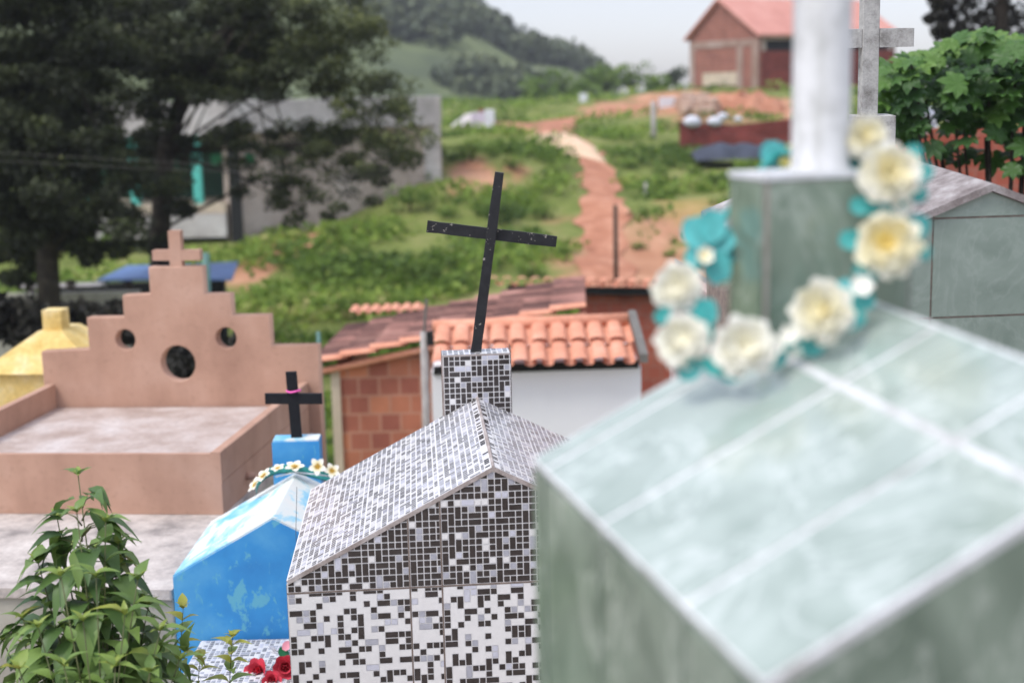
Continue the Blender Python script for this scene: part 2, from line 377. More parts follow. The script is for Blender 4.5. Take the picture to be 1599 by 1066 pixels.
OCHRE = [(hit(*p), r) for p, r in [((1085, 325), 1.0), ((1110, 350), 1.1), ((1100, 390), 1.1)]]
def earth(x, y, lst=PATCH):
    x = np.asarray(x, float); y = np.asarray(y, float); m = np.zeros(x.shape)
    nz = .55*vn(x*.9+5, y*.6)+.45*vn(x*2.3, y*1.5+4)
    for p, r in lst:
        d = np.sqrt((x-p[0])**2+((y-p[1])*.45)**2)/r
        m = np.maximum(m, np.clip((1.25-d-nz*.9)*2.2, 0, 1))
    return m
def lane_d(x, y):
    x = np.atleast_1d(x); y = np.atleast_1d(y)
    return np.sqrt(((x[:, None]-LANE[None, :, 0])**2+(y[:, None]-LANE[None, :, 1])**2).min(1))
ys = np.r_[-30, -10, -3, np.linspace(0, 14, 30), 14*1.0155**np.arange(1, 150), 160, 200, 260, 400, 800, 1800, 4000]
sx = np.linspace(-1, 1, 241)
X = (sx[None, :]*(7+.62*ys[:, None].clip(0))); Y = np.repeat(ys[:, None], len(sx), 1)
Z = gz(X, Y)
me = bpy.data.meshes.new('ground'); ny, nx = X.shape
idx = np.arange(ny*nx).reshape(ny, nx)
fs = np.stack([idx[:-1, :-1], idx[:-1, 1:], idx[1:, 1:], idx[1:, :-1]], -1).reshape(-1, 4)
me.from_pydata(np.stack([X, Y, Z], -1).reshape(-1, 3).tolist(), [], fs.tolist())
at1 = me.attributes.new('earth', 'FLOAT', 'POINT'); at1.data.foreach_set('value', earth(X, Y).ravel().astype(np.float32))
at2 = me.attributes.new('ochre', 'FLOAT', 'POINT'); at2.data.foreach_set('value', earth(X, Y, OCHRE).ravel().astype(np.float32))
me.polygons.foreach_set('use_smooth', [True]*len(me.polygons))
def groundm(h):
    g = h.ramp(h.noise(.5, 8, .65), [(.3, (.09, .115, .03)), (.5, (.165, .20, .05)), (.7, (.27, .26, .10))])
    so = h.ramp(h.noise(.8, 6, .6), [(.3, (.36, .165, .09)), (.7, (.56, .31, .19))])
    oc = h.ramp(h.noise(1.2, 6, .6), [(.3, (.26, .22, .06)), (.7, (.48, .32, .14))])
    sx_ = h.N('ShaderNodeSeparateXYZ'); h.l.new(h.coord(), sx_.inputs[0])
    nr = h.ramp(h.noise(1.5, 7, .6), [(.3, (.28, .235, .19)), (.7, (.42, .37, .31))])  # unseen near ground made paler so its bounce brightens the walls
    mr_ = h.N('ShaderNodeMapRange'); mr_.inputs['From Min'].default_value = 9; mr_.inputs['From Max'].default_value = 13; mr_.inputs['To Min'].default_value = 1; mr_.inputs['To Max'].default_value = 0
    h.l.new(sx_.outputs[1], mr_.inputs[0]); g = h.mix(mr_.outputs[0], g, nr)
    c = h.mix(h.attr('ochre'), g, oc); c = h.mix(h.attr('earth'), c, so)
    h.col(c); h.rough(.95, .1); h.bump(h.noise(4, 6, .7), .6, .1)
M['ground'] = mat('grass_and_red_earth', groundm); me.materials.append(M['ground'])
go = bpy.data.objects.new('ground', me); COL.objects.link(go); struct(go)
# lane of bare red earth
mb = MB(); rows = []
L2 = interp_path(LANE, 260)
for i in range(len(L2)):
    d = L2[min(i+1, 259)]-L2[max(i-1, 0)]; n = np.array([d[1], -d[0]])/(np.linalg.norm(d)+1e-9); hw = .64+.13*math.sin(i*.21)+.12*math.sin(i*.57)
    if i > 150: hw *= 1.5
    rows.append([(*(L2[i]+n*hw*q), gz(*(L2[i]+n*hw*q))+.07-.03*abs(q)) for q in (-1, -.5, 0, .5, 1)])
vs = [q for r in rows for q in r]
mb.mesh(vs, [(i*5+k, i*5+k+1, i*5+k+6, i*5+k+5) for i in range(259) for k in range(4)])
struct(mb.build('dirt_path', 'soil', smooth=True))
# far hill
HX = [-900, 300, 480, 600, 700, 745, 790, 830, 865, 900, 925, 945, 970, 1010, 1200, 1600, 2500]
HY = [-260, -150, -95, -45, -1, 24, 56, 80, 93, 100, 116, 134, 146, 150, 152, 152, 152]
ga = np.linspace(-1.1, .6, 240); gd = np.linspace(120, 420, 60)
Aq, Dq = np.meshgrid(ga, gd); Xq = Aq*Dq; pxq = CX+Aq*FPX
crest = -(np.interp(pxq, HX, HY)-140)/FPX*270
t = np.clip((Dq-125)/145, 0, 1); t = t*t*(3-2*t); back = np.clip((Dq-270)/150, 0, 1)
Zq = -6.5+(crest+6.5)*t*(1-back*.7)+1.2*t*(vn(Xq/9, Dq/9)-.5)+.6*t*(vn(Xq/3.4, Dq/4)-.5)
hillz = lambda x, y: None
me = bpy.data.meshes.new('hill'); ny, nx = Xq.shape; idx = np.arange(ny*nx).reshape(ny, nx)
fs = np.stack([idx[:-1, :-1], idx[:-1, 1:], idx[1:, 1:], idx[1:, :-1]], -1).reshape(-1, 4)
me.from_pydata(np.stack([Xq, Dq, Zq], -1).reshape(-1, 3).tolist(), [], fs.tolist()); me.polygons.foreach_set('use_smooth', [True]*len(me.polygons))
M['hill'] = mat('hill_meadow', lambda h: (h.col(h.ramp(h.noise(.045, 7, .62), [(.35, (.085, .105, .06)), (.52, (.15, .18, .085)), (.68, (.20, .23, .105))])), h.rough(.95, .1)))
me.materials.append(M['hill']); ho = bpy.data.objects.new('hill', me); COL.objects.link(ho); struct(ho)
# wood on the far hill: reads as one mass
mb = MB(); pick = []
for _ in range(16000):
    i, j = rng.integers(0, nx), rng.integers(4, 38); px = pxq[j, i]
    if not 380 < px < 960: continue
    wgt = vn(Xq[j, i]/16+2, Dq[j, i]/30); ty = t[j, i]
    if wgt+.35*(ty > .93)+.26*(px > 690)+.08*(px > 610) > .60: pick.append((Xq[j, i], Dq[j, i], Zq[j, i]))
random.shuffle(pick)
for p in pick[:2300]:
    r = rng.uniform(1.2, 2.7); q = rng.uniform(.1, .75)
    pts = blob((p[0]+rng.normal()*.8, p[1], p[2]+r*.8), (r*1.15, r, r), 46)
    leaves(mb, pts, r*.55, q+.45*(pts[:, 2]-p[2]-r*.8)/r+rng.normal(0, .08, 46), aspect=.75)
tag(mb.build('far_wood', 'leaf_far'), 'dark wood covering the far hill', None, kind='stuff')

# ------------------------------------------------------------------ frames of the tombs
class Fr:
    def __init__(s, x, y, z, th, tv=0., tu=0.):
        s.P = V((x, y, z)); s.u = V((math.cos(th), math.sin(th), tu)); s.v = V((-math.sin(th), math.cos(th), tv)); s.Z = V((0, 0, 1.))
    def __call__(s, a, b, c=0.): return s.P+a*s.u+b*s.v+c*s.Z

def clip(poly, half):
    """clip a 2-D polygon by half planes (nx, ny, d): nx*x+ny*y <= d"""
    for nx_, ny_, d in half:
        o = []
        for i in range(len(poly)):
            p, q = poly[i], poly[(i+1) % len(poly)]; a = nx_*p[0]+ny_*p[1]-d; b = nx_*q[0]+ny_*q[1]-d
            if a <= 0: o.append(p)
            if a*b < 0: k = a/(a-b); o.append((p[0]+k*(q[0]-p[0]), p[1]+k*(q[1]-p[1])))
        poly = o
        if len(poly) < 3: return None
    return poly
def mosaic(mb, org, du, dv, nrm, W, H, style, seed, half=(), cell=.0222, x0=0., y0=0., lift=.0012):
    """printed mosaic: little squares and double squares over a rectangle, cut to the half planes. materials: 0 joint,1 dark,2 grey,3 pale,4 white,5 mid"""
    r = random.Random(seed); nx_, ny_ = int(W/cell)+1, int(H/cell)+1; used = set(); dk = set()
    org, du, dv, nrm = V(org), V(du), V(dv), V(nrm)
    for j in range(ny_):
        for i in range(nx_):
            if (i, j) in used: continue
            k = r.random()
            if style == 'dark': c = 1 if k < .84 else 2 if k < .90 else 3 if k < .96 else 4
            elif style == 'light': c = 1 if k < (.25 if (i-1, j) in dk or (i, j-1) in dk else .46) else 4 if k < .90 else 2 if k < .95 else 3
            elif style == 'roof': c = 5 if k < .42 else 2 if k < .68 else 3 if k < .84 else 4
            elif style == 'roofl': c = 5 if k < .42 else 2 if k < .62 else 3 if k < .74 else 4
            w_, h_ = 1, 1
            if c == 1: dk.add((i, j))
            kk = r.random(); pr = (.15 if style[0] != 'r' else .10) if c in (1, 3, 5) else .06
            if c != 4:
                if kk < pr and (i+1, j) not in used: w_ = 2
                elif kk < pr*1.8 and (i, j+1) not in used: h_ = 2
            for a in range(w_):
                for b in range(h_): used.add((i+a, j+b)); (dk.add((i+a, j+b)) if c == 1 else None)
            g = .0027 if style[0] == 'r' else .0019
            q = [(i*cell+g, j*cell+g), ((i+w_)*cell-g, j*cell+g), ((i+w_)*cell-g, (j+h_)*cell-g), (i*cell+g, (j+h_)*cell-g)]
            if style == 'light' and c == 4: q = [(i*cell, j*cell), ((i+1)*cell, j*cell), ((i+1)*cell, (j+1)*cell), (i*cell, (j+1)*cell)]
            q = clip(q, [(1, 0, W-x0), (0, 1, H-y0), *half])
            if q: mb.poly([org+(x+x0)*du+(y+y0)*dv+lift*nrm for x, y in q], c)
CELLS = ['cell_line', 'cell_dark', 'cell_grey', 'cell_pale', 'cell_white', 'cell_mid']
unit = lambda a: V(a)/np.linalg.norm(a)

# ------------------------------------------------------------------ green marble-tiled tomb (right foreground)
F = Fr(.239, 1.30, -.581, .299, .069); W, H, L = .495, .223, .726; TB = -1.75
g = thing('green_tiled_tomb', 'large green marble tiled tomb filling the right foreground, white cross and flower garland on it', 'tomb', F(W, L/2, TB+.581))
# body (cement core) and wall tiles
mb = MB(); core = [F(.006, .006, TB+.581), F(2*W-.006, .006, TB+.581), F(2*W-.006, .006, -.012), F(W, .006, H-.012), F(.006, .006, -.012)]
mb.prism(core, (L-.012)*F.v); mb.build('body', 'grout_white', g)
cols = [0, .265*L, .62*L, .925*L, L]
sl = unit(W*F.u+H*F.Z); SLN = math.hypot(W, H); nl = unit(np.cross(sl, F.v))*1.
if nl[2] < 0: nl = -nl
G = .0052
mb = MB()
for a, b in zip(cols[:-1], cols[1:]):
    for z0, z1 in ((-.46, -.012), (-.92, -.466), (-1.16, -.926)):
        mb.prism([F(.006, a+G, z0), F(.006, b-G, z0), F(.006, b-G, z1), F(.006, a+G, z1)], -.006*F.u)
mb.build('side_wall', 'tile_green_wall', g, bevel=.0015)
mb = MB(); hz = -.235
xs = [0, .33, .66, .99]
for a, b in zip(xs[:-1], xs[1:]):
    for z0, z1 in ((hz+.006, 9), (hz-.40, hz-.006), (hz-.90, hz-.41)):
        top = lambda x: min(z1, (H*(1-abs(x-W)/W))-.014)
        pts = [(a+G, z0), (b-G, z0), (b-G, top(b-G))]
        if z1 > 8 and a < W < b: pts.append((W, top(W)))
        pts.append((a+G, top(a+G)))
        mb.prism([F(x, .006, z) for x, z in pts], -.006*F.v)
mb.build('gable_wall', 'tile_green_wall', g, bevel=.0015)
mb = MB()   # grout ledge under the gable
mb.box(F(W, -.004, hz), (W*F.u, .004*F.v, .005*F.Z)); mb.build('ledge', 'grout_white', g, bevel=.002)
# roof slabs with tiles
for side in (0, 1):
    uu = sl if side == 0 else unit(-W*F.u+H*F.Z); base = F(0, 0) if side == 0 else F(2*W, 0)
    nn = unit(np.cross(uu, F.v)); nn = nn if nn[2] > 0 else -nn
    mb = MB(); mb.prism([base-.012*nn, base+SLN*uu-.012*nn, base+SLN*uu, base], L*F.v)
    rf = mb.build('roof', 'grout_white', g, bevel=.003)
    mb = MB(); cuts = [.0, .692*SLN, SLN]
    for a, b in zip(cols[:-1], cols[1:]):
        for c, d in zip(cuts[:-1], cuts[1:]):
            q = lambda s_, t_: base+s_*uu+t_*F.v
            g1 = .008 if a == 0 else G; g2 = .007
            mb.prism([q(c+(.004 if c == 0 else g2), a+g1), q(d-g2, a+g1), q(d-g2, b-G), q(c+(.004 if c == 0 else g2), b-G)], .0012*nn)
    mb.build('roof_tiles', 'tile_green', rf)
# pedestal at the rear of the ridge
FP = Fr(.3618, 2.0, -.1324, .265); PA, PB = .243, .127
mb = MB(); mb.prism([FP(0.005, .005, -.5), FP(PA-.005, .005, -.5), FP(PA-.005, PB-.005, -.5), FP(.005, PB-.005, -.5)], .498*FP.Z)
pd = mb.build('pedestal', 'grout_pink', g)
mb = MB()
mb.prism([FP(.010, 0, -.5), FP(PA-.010, 0, -.5), FP(PA-.010, 0, -.006), FP(.010, 0, -.006)], .006*FP.v)
mb.prism([FP(0, .008, -.5), FP(0, PB-.008, -.5), FP(0, PB-.008, -.006), FP(0, .008, -.006)], .006*FP.u)
mb.prism([FP(PA, .008, -.5), FP(PA, PB-.008, -.5), FP(PA, PB-.008, -.006), FP(PA, .008, -.006)], -.006*FP.u)
mb.prism([FP(.010, PB, -.5), FP(PA-.010, PB, -.5), FP(PA-.010, PB, -.006), FP(.010, PB, -.006)], -.006*FP.v)
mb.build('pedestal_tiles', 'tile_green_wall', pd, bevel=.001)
mb = MB(); mb.box(FP(PA/2, PB/2, .001), (PA/2*FP.u, PB/2*FP.v, .004*FP.Z)); mb.build('pedestal_top', 'white_paint', pd, bevel=.002)
# white cement cross on the pedestal
c = FP(PA*.50, PB*.52, .003)
t = thing('white_cross', 'thick round white painted cement cross standing on the green tiled pedestal', 'cross', c)
mb = MB(); mb.tube([c+k*FP.Z for k in (0, .004, .012, .2, .4, .61, .62)], [.046, .046, .0425, .042, .0425, .042, .036], 28); mb.build('post', 'post_paint', t, smooth=True)
mb = MB()
for sg in (-1, 1): mb.box(c+sg*.126*FP.u+.42*FP.Z, (.084*FP.u, .034*FP.v, .04*FP.Z))
mb.build('arm', 'white_paint', t, bevel=.005)

# ------------------------------------------------------------------ flowers
def petal_pts(Lp, Wp, cup, tip=.2, n=4):
    """outline strip of a cupped petal growing along +x, face +z"""
    vs, fs = [], []
    for i in range(n+1):
        s_ = i/n; wd = Wp*math.sin(math.pi*min(1, .12+.8*s_))**.6*(1 if i < n else tip*2)
        z = cup*s_*s_
        vs += [(Lp*s_, -wd/2, z+.12*wd), (Lp*s_, 0, z), (Lp*s_, wd/2, z+.12*wd)]
    for i in range(n):
        for k in range(2): fs.append((i*3+k, i*3+k+1, i*3+k+4, i*3+k+3))
    return np.array(vs), fs
def dahlia(R, seed):
    """full double bloom: short cupped petals set all over a low dome"""
    r = random.Random(seed); mb = MB()
    for el, cnt, tn in [(-.1, 11, 0), (.15, 11, 0), (.45, 10, .1), (.75, 9, .2), (1.02, 7, .3), (1.3, 5, .4), (1.62, 3, .5)]:
        for k in range(cnt):
            a = 2*math.pi*(k+.5*(cnt % 2))/cnt+r.uniform(-.25, .25); e_ = el+r.uniform(-.1, .1); pe = (e_*.72-.05 if el < 1.2 else e_*.5)+r.uniform(-.15, .15)
            vs, fs = petal_pts(R*.58*r.uniform(.85, 1.15), R*.52*r.uniform(.85, 1.1), R*.14, .38); ca, sa, ce, se = math.cos(a), math.sin(a), math.cos(pe), math.sin(pe); o = []
            bx, bz = R*.46*math.cos(e_), R*.46*math.sin(e_)
            for x, y, z in vs:
                x, z = bx+x*ce-z*se, bz+x*se+z*ce; o.append((x*ca-y*sa, x*sa+y*ca, z))
            mb.mesh(o, fs, 0, min(1, max(0, tn+r.uniform(-.12, .18))))
    return mb
def simple_flower(R, n, wid, cup, tips):
    mb = MB()
    for k in range(n):
        a = 2*math.pi*k/n; vs, fs = petal_pts(R, R*wid, R*cup); ca, sa = math.cos(a), math.sin(a)
        m0 = len(mb.f); mb.mesh([(x*ca-y*sa, x*sa+y*ca, z+.02*R*k) for x, y, z in vs], fs, 0)
        for q in range(m0, len(mb.f)): mb.t[q] = tips*(1-((q-m0)//2)/4)**2
    return mb
def orient(o, pos, nrm, spin=0., par=None):
    q = Vector(nrm).to_track_quat('Z', 'Y').to_matrix().to_4x4() @ Matrix.Rotation(spin, 4, 'Z')
    base = Vector(ORG[par.name]) if par else Vector((0, 0, 0))
    o.matrix_local = Matrix.Translation(Vector([float(x) for x in pos])-base) @ q
def inst(proto, name, pos, nrm, spin, par, sc=1.):
    o = proto.copy(); o.name = name; COL.objects.link(o); o.parent = par; orient(o, pos, nrm, spin, par); o.scale = (sc,)*3
    return o
def place_mesh(mb, name, mats, pos, nrm, spin, par, smooth=True):
    ORG['__o'] = np.zeros(3)
    o = mb.build(name, mats, None, smooth=smooth); o.parent = par; orient(o, pos, nrm, spin, par); ORG[o.name] = ORG[par.name]; return o
toc = lambda p, up=.25, side=0.: unit(-unit(p)+V((side, 0, up)))
# garland round the green pedestal
wr = thing('flower_garland', 'garland of big cream yellow flowers with teal leaves draped round the green pedestal', 'garland', at(1200, 560, 1.93))
ring = [(1212, 240, 2.19), (1160, 300, 2.16), (1108, 372, 2.12), (1082, 430, 2.06), (1075, 500, 2.0), (1085, 555, 1.955), (1130, 578, 1.925), (1190, 560, 1.925), (1250, 530, 1.94), (1300, 490, 1.955), (1345, 455, 1.98), (1380, 400, 2.0), (1393, 330, 2.02), (1390, 260, 2.05), (1345, 225, 2.12), (1212, 240, 2.19)]
rp = [at(*p) for p in ring]
mb = MB(); mb.tube(interp_path(rp, 60), .006, 6); mb.build('band', 'teal', wr, smooth=True)
rng2 = random.Random(3)
BIG = [(1060, 450, 2.03, 40), (1066, 533, 1.945, 42), (1162, 543, 1.90, 50), (1285, 486, 1.92, 50), (1388, 383, 1.97, 50), (1386, 273, 2.0, 48), (1352, 216, 2.08, 34)]
for i, (px, py, y, r) in enumerate(BIG):
    p = at(px, py, y); R = r/FPX*y
    o = place_mesh(dahlia(R, 20+i), 'flower', 'petal', p, toc(p, .15, rng2.uniform(-.2, .2)), rng2.uniform(0, 6), wr)
    for f in o.data.attributes['tint'].data:
        if i in (0, 1, 2): f.value *= .45
        if i == 4: f.value = min(1, f.value*1.3+.15)
for px, py, y, r in [(1345, 447, 1.945, 19), (1232, 524, 1.92, 17), (1213, 540, 1.92, 14), (1409, 325, 2.0, 17), (1100, 400, 2.08, 15), (1127, 412, 2.1, 15), (1420, 262, 2.0, 18), (1128, 440, 2.1, 12)]:
    p = at(px, py, y); o = place_mesh(simple_flower(r/FPX*y, 6, .8, .5, .15 if px > 1140 else .9), 'bud', 'petal', p, toc(p, .3, rng2.uniform(-.4, .4)), rng2.uniform(0, 6), wr)
proto = None
LEAFS = [(1085, 365, 2.1, 30, 100), (1110, 355, 2.1, 32, 75), (1122, 378, 2.1, 30, 25), (1118, 415, 2.09, 32, -75), (1092, 402, 2.09, 26, 160), (1130, 395, 2.1, 24, -10), (1100, 490, 1.98, 28, 80), (1098, 520, 1.96, 26, -80), (1078, 578, 1.93, 24, 200), (1145, 580, 1.915, 26, 190), (1115, 572, 1.92, 22, 150), (1035, 492, 1.99, 18, 230), (1210, 560, 1.925, 22, 30), (1272, 540, 1.93, 24, 200), (1330, 500, 1.94, 24, 30), (1322, 452, 1.96, 20, 120), (1345, 470, 1.95, 24, 10), (1330, 375, 1.99, 22, 170), (1345, 322, 2.01, 20, 170), (1375, 325, 2.0, 30, 0), (1398, 330, 2.0, 24, 30), (1432, 355, 1.99, 24, 60), (1436, 392, 1.99, 20, -20), (1440, 270, 2.02, 20, 40), (1425, 243, 2.03, 20, 80), (1350, 425, 1.98, 24, -60), (1205, 243, 2.2, 26, 90), (1224, 240, 2.2, 18, 70), (1432, 300, 2.02, 20, -60)]
for px, py, y, r, ang in LEAFS:
    p = at(px, py, y); R = r/FPX*y*1.15; vs, fs = petal_pts(R*1.5, R*1.25, R*.25); mb = MB()
    mb.mesh([(x-R*.75, yy, z) for x, yy, z in vs], fs)
    place_mesh(mb, 'leaf', 'teal_light' if px < 1330 and py < 470 else 'teal', p, toc(p, .1, rng2.uniform(-.3, .3)), math.radians(ang+180), wr)
for px, py, y, ang in [(1326, 232, 2.1, 150), (1345, 250, 2.08, -20)]:
    p = at(px, py, y); R = .034; vs, fs = petal_pts(R*1.6, R, R*.2); mb = MB(); mb.mesh([(x-R*.7, yy, z) for x, yy, z in vs], fs)
    place_mesh(mb, 'leaf', 'dark_teal', p, toc(p, .2), math.radians(ang+180), wr)
for px, py, y, r in [(1232, 247, 2.19, 17), (1236, 232, 2.2, 10)]:
    p = at(px, py, y); place_mesh(simple_flower(r/FPX*y, 5, .8, .4, 0), 'bud', 'yellow_petal', p, toc(p, .2), 0, wr)

# ------------------------------------------------------------------ grey-green tomb at the right edge with weathered roof and cross
A = at(1546, 297, 4.0); F = Fr(A[0], A[1], A[2], .09, .066); W, H, L = .56, .215, 1.1; TB = -1.9-A[2]
g = thing('marbled_tomb', 'grey green marble tiled tomb with weathered brownish roof at right edge', 'tomb', F(0, L/2, TB))
mb = MB(); mb.prism([F(-W, 0, TB), F(W, 0, TB), F(W, 0, -H), F(0, 0, 0), F(-W, 0, -H)], L*F.v); mb.build('body', 'tile_joint', g)
mb = MB()
z1, z2 = -.075, -.36
for a, b in ((-W, -.168), (-.162, .30), (.306, W)):
    for zl, zh in ((z1+.003, 9), (z2+.003, z1-.003), (z2-.30, z2-.003), (z2-.65, z2-.306), (TB, z2-.656)):
        pts = clip([(a, zl), (b, zl), (b, min(zh, .2)), (a, min(zh, .2))], [(-H/W, 1, -.004), (H/W, 1, -.004)])
        if pts: mb.prism([F(x, -.004, z) for x, z in pts], .005*F.v)
mb.build('gable_wall', 'tile_grey_green', g)
for sg in (-1, 1):
    mb = MB(); s0, s1 = F(0, -.02, .0), F(sg*(W+.02), -.02, -H-.012)
    mb.prism([s0, s1, s1+.022*F.Z, s0+.022*F.Z], (L+.02)*F.v); mb.build('roof', 'old_slab', g, bevel=.004)
c = F(.0, L-.02, -.2); pdv = at(1362, 180, c[1]); c[0] = pdv[0]
mb = MB(); mb.prism([c-.07*F.u-.05*F.v, c+.07*F.u-.05*F.v, c+.07*F.u+.05*F.v, c-.07*F.u+.05*F.v], (pdv[2]-c[2])*F.Z); mb.build('pedestal', 'grey_cement', g, bevel=.004)
c = at(1354, 182, c[1])
t = thing('weathered_cross', 'weathered pale grey cement cross on the roof ridge behind the white cross', 'cross', c)
mb = MB(); mb.prism([c-.031*F.u-.025*F.v, c+.031*F.u-.025*F.v, c+.029*F.u+.025*F.v, c-.029*F.u+.025*F.v], .60*F.Z); mb.build('post', 'grey_cement', t, bevel=.004)
mb = MB(); zc = at(1390, 59, c[1])[2]-c[2]
for sg in (-1, 1): mb.box(c+sg*.094*F.u+zc*F.Z, (.063*F.u, .024*F.v, .032*F.Z))
mb.build('arm', 'grey_cement', t, bevel=.004)
# pinkish tomb glimpsed left of the pedestal
A = at(1116, 452, 6.6); F = Fr(A[0], A[1], A[2], .12, .03); W, H, L = .3, .2, .8
g = thing('pinkish_tomb', 'small weathered pinkish tomb glimpsed behind the garland, left of the green pedestal', 'tomb', F(0, L/2, -2.9-A[2]))
mb = MB(); mb.prism([F(-W*.1, 0, -2.9-A[2]), F(W, 0, -2.9-A[2]), F(W, 0, -H), F(0, 0, 0), F(-W*.1, 0, -H*.1)], L*F.v); mb.build('body', 'pink_slab', g)
mb = MB(); mb.prism([F(0, -.03, .0), F(W+.02, -.03, -H-.012), F(W+.02, -.03, -H+.02), F(0, -.03, .032)], (L+.03)*F.v); mb.build('roof', 'old_slab', g)

# ------------------------------------------------------------------ black and white mosaic tomb (centre)
F = Fr(-.7553, 4.4, -1.5633, .0668, -.0136, .0037); W, H, L = .6863, .3548, 1.1294; TB = -2.75+1.5633
g = thing('mosaic_tomb', 'black and white mosaic tiled tomb in the centre with a pitched roof', 'tomb', F(W, L/2, TB))
mb = MB(); mb.prism([F(0, 0, TB), F(2*W, 0, TB), F(2*W, 0, -.012), F(W, 0, H-.012), F(0, 0, -.012)], L*F.v); mb.build('body', 'cell_line', g)
mb = MB(); DZ = -.0436; nf = -F.v
half = [(-H/W, 1, -.014-DZ), (H/W, 1, 2*H-.014-DZ)]
jx = [0, .402, .508, .90, 2*W]
k = 0
for a, b in zip(jx[:-1], jx[1:]):
    hs_ = [(-H/W, 1, -.016-DZ+H/W*a), (H/W, 1, 2*H-.016-DZ-H/W*a)]
    mosaic(mb, F(a+.003, 0, DZ+.003), F.u, F.Z, nf, b-a-.006, .40, 'dark', 40+k, hs_)
    for r_, z0 in enumerate((DZ-.57,)): mosaic(mb, F(a+.003, 0, z0), F.u, F.Z, nf, b-a-.006, .566, 'light', 60+k)
    mosaic(mb, F(a+.003, 0, TB), F.u, F.Z, nf, b-a-.006, DZ-.576-TB, 'light', 80+k); k += 1
for x in jx[1:-1]: mb.box(F(x, -.0006, (TB+.3)/2), (.0016*F.u, .0006*F.v, (.3-TB)/2*F.Z if x < .45 else (.24-TB)/2*F.Z), 6) if False else None
mb.build('gable_wall', CELLS+['tile_joint'], g)
mb = MB()   # open brown joints between the big printed tiles
for x in jx[1:-1]:
    ztop = H*(1-abs(x-W)/W)-.016
    mb.prism([F(x-.0022, 0, TB), F(x+.0022, 0, TB), F(x+.0022, 0, ztop), F(x-.0022, 0, ztop)], .002*nf)
mb.prism([F(0, 0, DZ-.0025), F(2*W, 0, DZ-.0025), F(2*W, 0, DZ+.0025), F(0, 0, DZ+.0025)], .0017*nf)
mb.build('joints', 'tile_joint', g)
mb = MB(); mosaic(mb, F(0, L, TB), -F.v, F.Z, -F.u, L, -.014-TB, 'light', 5); mosaic(mb, F(2*W, 0, TB), F.v, F.Z, F.u, L, -.014-TB, 'light', 6)
mb.build('side_wall', CELLS, g)
SLN = math.hypot(W, H)
for sd in (0, 1):
    uu = unit(W*F.u+H*F.Z) if sd == 0 else unit(-W*F.u+H*F.Z); base = F(0, 0) if sd == 0 else F(2*W, 0)
    nn = unit(np.cross(uu, F.v)); nn = nn if nn[2] > 0 else -nn
    mb = MB(); mb.prism([base-.004*F.v-.013*nn, base-.004*F.v+SLN*uu-.013*nn, base-.004*F.v+SLN*uu, base-.004*F.v], (L+.004)*F.v)
    rf = mb.build('roof', 'grout_pink', g, bevel=.002)
    mb = MB(); SK = SLN*.47
    q = lambda s_, t_: base+s_*uu+t_*F.v+.0006*nn
    mb.poly([q(0, 0), q(SLN, 0), q(SLN, L), q(0, L)] if sd == 0 else [q(0, L), q(SLN, L), q(SLN, 0), q(0, 0)], 0)
    for ti, (s0, s1, st) in enumerate(((0.003, .285, 'roofl'), (.289, .57, 'roofl' if sd == 0 else 'roof'), (.574, SLN-.03, 'roof'))):
        for tj, (t0, t1) in enumerate(((.003, .37), (.374, .745), (.749, L))):
            mosaic(mb, base+s0*uu+t0*F.v, uu, F.v, nn, s1-s0, t1-t0, st, 100+ti*7+tj+sd*31)
    mosaic(mb, base+(SLN-.028)*uu, uu, F.v, nn, .026, L, 'light', 140+sd)
    mb.build('roof_tiles', CELLS, rf)
mb = MB(); mb.tube([F(W, -.003, H+.0005), F(W, L*.3, H+.002), F(W, L*.7, H), F(W, L, H+.001)], [.005, .007, .005, .006], 6); mb.build('ridge_grout', 'grout_pink', g)
# cap standing at the back end
CA = F(W, L-.015, 0); cz0, cz1 = -1.5633+H-.16, -1.5633+H+.166
FC = Fr(CA[0], CA[1], 0, .0668, 0, .004); cw, cd = .139, .115
mb = MB(); mb.prism([FC(-cw, 0, cz0), FC(cw, 0, cz0), FC(cw, 0, cz1), FC(-cw, 0, cz1)], cd*FC.v); cp = mb.build('pedestal', 'grout_pink', g, bevel=.002)
mb = MB(); k2 = .006
mb.poly([FC(-cw+k2, -.0006, cz0), FC(cw-k2*.3, -.0006, cz0), FC(cw-k2*.3, -.0006, cz1-k2), FC(-cw+k2, -.0006, cz1-k2)], 0)
mosaic(mb, FC(-cw+k2, 0, cz1-k2-.35), FC.u, FC.Z, -FC.v, 2*cw-k2*1.3, .35, 'dark', 11)
mb.poly([FC(-cw+.003, .003, cz1+.0006), FC(cw-.003, .003, cz1+.0006), FC(cw-.003, cd, cz1+.0006), FC(-cw+.003, cd, cz1+.0006)], 4)
mosaic(mb, FC(-cw+.003, .003, cz1+.0006), FC.u, FC.v, FC.Z, 2*cw-.006, cd-.006, 'roofl', 13)
mosaic(mb, FC(-cw, cd, cz0), -FC.v, FC.Z, -FC.u, cd-.01, .35, 'dark', 14); mosaic(mb, FC(cw, 0, cz0), FC.v, FC.Z, FC.u, cd, .35, 'dark', 15)
mb.build('pedestal_tiles', CELLS, cp)
